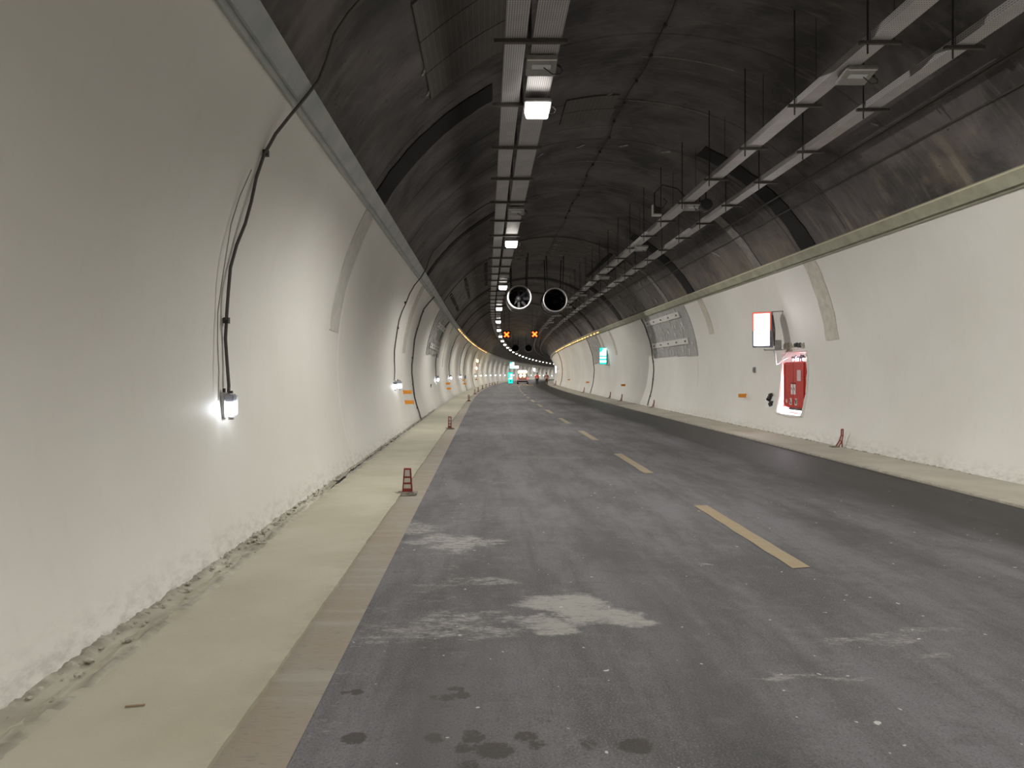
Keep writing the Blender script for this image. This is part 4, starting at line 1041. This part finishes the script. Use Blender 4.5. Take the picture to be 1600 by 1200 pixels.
# ------------------------------------------------------------------ workers
def skinfig(name, pts, edges, rad, m, parent, root=0, lev=1):
    me = bpy.data.meshes.new(name); me.from_pydata(pts, edges, []); o = bpy.data.objects.new(name, me); COL.objects.link(o)
    md = o.modifiers.new('skin', 'SKIN'); sv = me.skin_vertices[0].data
    for i, r in enumerate(rad): sv[i].radius = (r if isinstance(r, tuple) else (r, r))
    sv[root].use_root = True
    sb = o.modifiers.new('sub', 'SUBSURF'); sb.levels = lev; sb.render_levels = lev
    dg = bpy.context.evaluated_depsgraph_get(); dg.update()
    nm = bpy.data.meshes.new_from_object(o.evaluated_get(dg)); bpy.data.objects.remove(o)
    for p in nm.polygons: p.use_smooth = True
    nm.materials.clear()
    return link(name, nm, m, parent)
m_skin = mat('skin', (.42, .24, .17), .6)
def worker(M, label, jacket, trousers, hair, stride, armw, sleeves):
    o = thing('person', M, label, 'person')
    P = [(0, 0, .92), (0, .01, 1.12), (0, .01, 1.36), (0, .0, 1.46), (0, .01, 1.53), (0, .02, 1.63)]      # pelvis..head
    Rd = [.13, (.135, .10), (.15, .10), .055, .05, .085]
    E_ = [(i, i+1) for i in range(5)]
    def add(par, pt, r):
        P.append(pt); Rd.append(r); E_.append((par, len(P)-1)); return len(P)-1
    legs = []; arms = []
    for sx, st in ((-1, stride), (1, -stride)):
        h = add(0, (sx*.09, 0, .86), .09); k = add(h, (sx*.10, st*.45+.03, .48), .06); a = add(k, (sx*.10, st, .10), .042); t_ = add(a, (sx*.115, st+.14, .045), .036); legs.append((h, k, a, t_))
        sh = add(2, (sx*.19, 0, 1.38), .06); el = add(sh, (sx*(.24+armw), -st*.3-.02, 1.10), .045); wr = add(el, (sx*(.25+armw), -st*.7+.06, .88), .03); hd = add(wr, (sx*(.25+armw), -st*.8+.08, .80), .034)
        for f_ in range(4): add(hd, (sx*(.25+armw)+(-.027+.018*f_), -st*.8+.10, .725-.004*abs(f_-1.5)), .009)
        th_ = add(hd, (sx*(.25+armw)-sx*.045, -st*.8+.11, .775), .010)
        arms.append((sh, el, wr))
    skinfig('body', P, E_, Rd, m_skin, o)
    # jacket
    JP = [(0, .0, .80), (0, .01, 1.0), (0, .01, 1.18), (0, .01, 1.36), (0, .0, 1.44)]; JR = [(.185, .14), (.18, .135), (.18, .13), (.19, .125), (.10, .08)]; JE = [(i, i+1) for i in range(4)]
    skinfig('vest', JP, JE, JR, jacket, o)
    for (sh, el, wr) in arms:
        skinfig('sleeve', [P[sh], P[el], P[wr]], [(0, 1), (1, 2)], [.075, .062, .048], sleeves, o)
    tp = [P[0]]; tr_ = [.155]; te = []
    for (h, k, a, t_) in legs:
        n0 = len(tp); tp += [P[h], P[k], P[a]]; tr_ += [.11, .08, .062]; te += [(0, n0), (n0, n0+1), (n0+1, n0+2)]
    skinfig('trousers', tp, te, tr_, trousers, o)
    for (h, k, a, t_) in legs:
        skinfig('boot', [(P[a][0], P[a][1]-.02, .10), (P[a][0], P[a][1], .05), (P[t_][0], P[t_][1], .04)], [(0, 1), (1, 2)], [.05, .05, .04], m_black, o)
    MB().lathe([(.03, -.1), (.085, -.07), (.1, 0), (.085, .07), (.03, .105)], 14, Matrix.Translation((0, 0, 1.65))).build('hair', hair, o, smooth=True)
    for sx in (-1, 1): MB().lathe([(.005, -.03), (.02, 0), (.005, .03)], 8, Matrix.Translation((sx*.098, .02, 1.62))).build('ear', m_skin, o)
    q = MB().lathe([(.19, -.02), (.198, 0), (.19, .03)], 18, Matrix.Translation((0, .01, .96)) @ Matrix.Diagonal((1, .78, 1, 1)), cap=False); q.build('reflective_band', mat('reflective_band', (.75, .62, .58), .4), o)
    return o
m_hi = mat('orange_red_hivis', (.85, .13, .06), .6, emit=(1, .1, .04), estr=.0); m_hi2 = mat('faded_orange_vest', (.62, .22, .15), .7)
m_dk = mat('black_trousers', (.02, .02, .022), .8); m_br = mat('brown_workwear', (.10, .045, .028), .8); m_hair = mat('black_hair', (.015, .013, .012), .6)
worker(MF(103, 7.02-1.90, 0, -.05), 'worker seen from behind in a bright orange-red jacket, walking on the road', m_hi, m_dk, m_hair, .10, -.02, m_hi)
worker(MF(103, 8.33-1.90, 0, .05), 'worker seen from behind in a faded orange vest over brown clothes near the right walkway', m_hi2, m_br, m_hair, -.08, .03, m_br)

# ------------------------------------------------------------------ rubble and litter
rnd = random.Random(12)
def rock(r, seed):
    rr = random.Random(seed); bm = bmesh.new(); bmesh.ops.create_icosphere(bm, subdivisions=1, radius=r)
    for v in bm.verts: v.co *= rr.uniform(.65, 1.2); v.co.z *= .55
    me = bpy.data.meshes.new('concrete_fragment'); bm.to_mesh(me); bm.free(); me.materials.append(m_stone); return me
rocks = [rock(.03, k) for k in range(5)]
for k in range(60):
    s = rnd.uniform(3.6, 20)**1.0; u = -2.40+rnd.uniform(.0, .2 if s < 8 else .12); sz = rnd.uniform(.5, 1.2)
    o = link('concrete_fragment', rocks[k % 5], None, None, MF(s, u, .045, rnd.uniform(0, 6)) @ Matrix.Scale(sz, 4))
    tag(o, 'small broken concrete fragment in the debris at the foot of the left wall', 'rubble', 'concrete fragments at the foot of the left wall')
q = MB()
for k in range(900):
    s = rnd.uniform(2.5, 26); u = -2.43+abs(rnd.gauss(0, .09)); r = rnd.uniform(.004, .014)
    q.box(tuple(F(s, u, .04)), (r*2, r*2.5, r), None, .6)
tag(q.build('grit', m_stone), 'fine grit and crumbs along the foot of the left wall', 'rubble', kind='stuff')
q = MB()
for k in range(260):
    s = rnd.uniform(12, 60); u = 7.91-abs(rnd.gauss(0, .03)); r = rnd.uniform(.008, .025)
    q.box(tuple(F(s, u, .05)), (r*2, r*3, r), None, .6)
tag(q.build('grit', m_stone), 'fine grit along the foot of the right wall', 'rubble', kind='stuff')
o = MB().bar((-.045, 0, 0), (.045, .02, 0), .012, .005).build('wood_splinter', m_wood, None, MF(3.70, -1.755, .036)); tag(o, 'thin brown wood splinter on the cream left walkway', 'splinter')
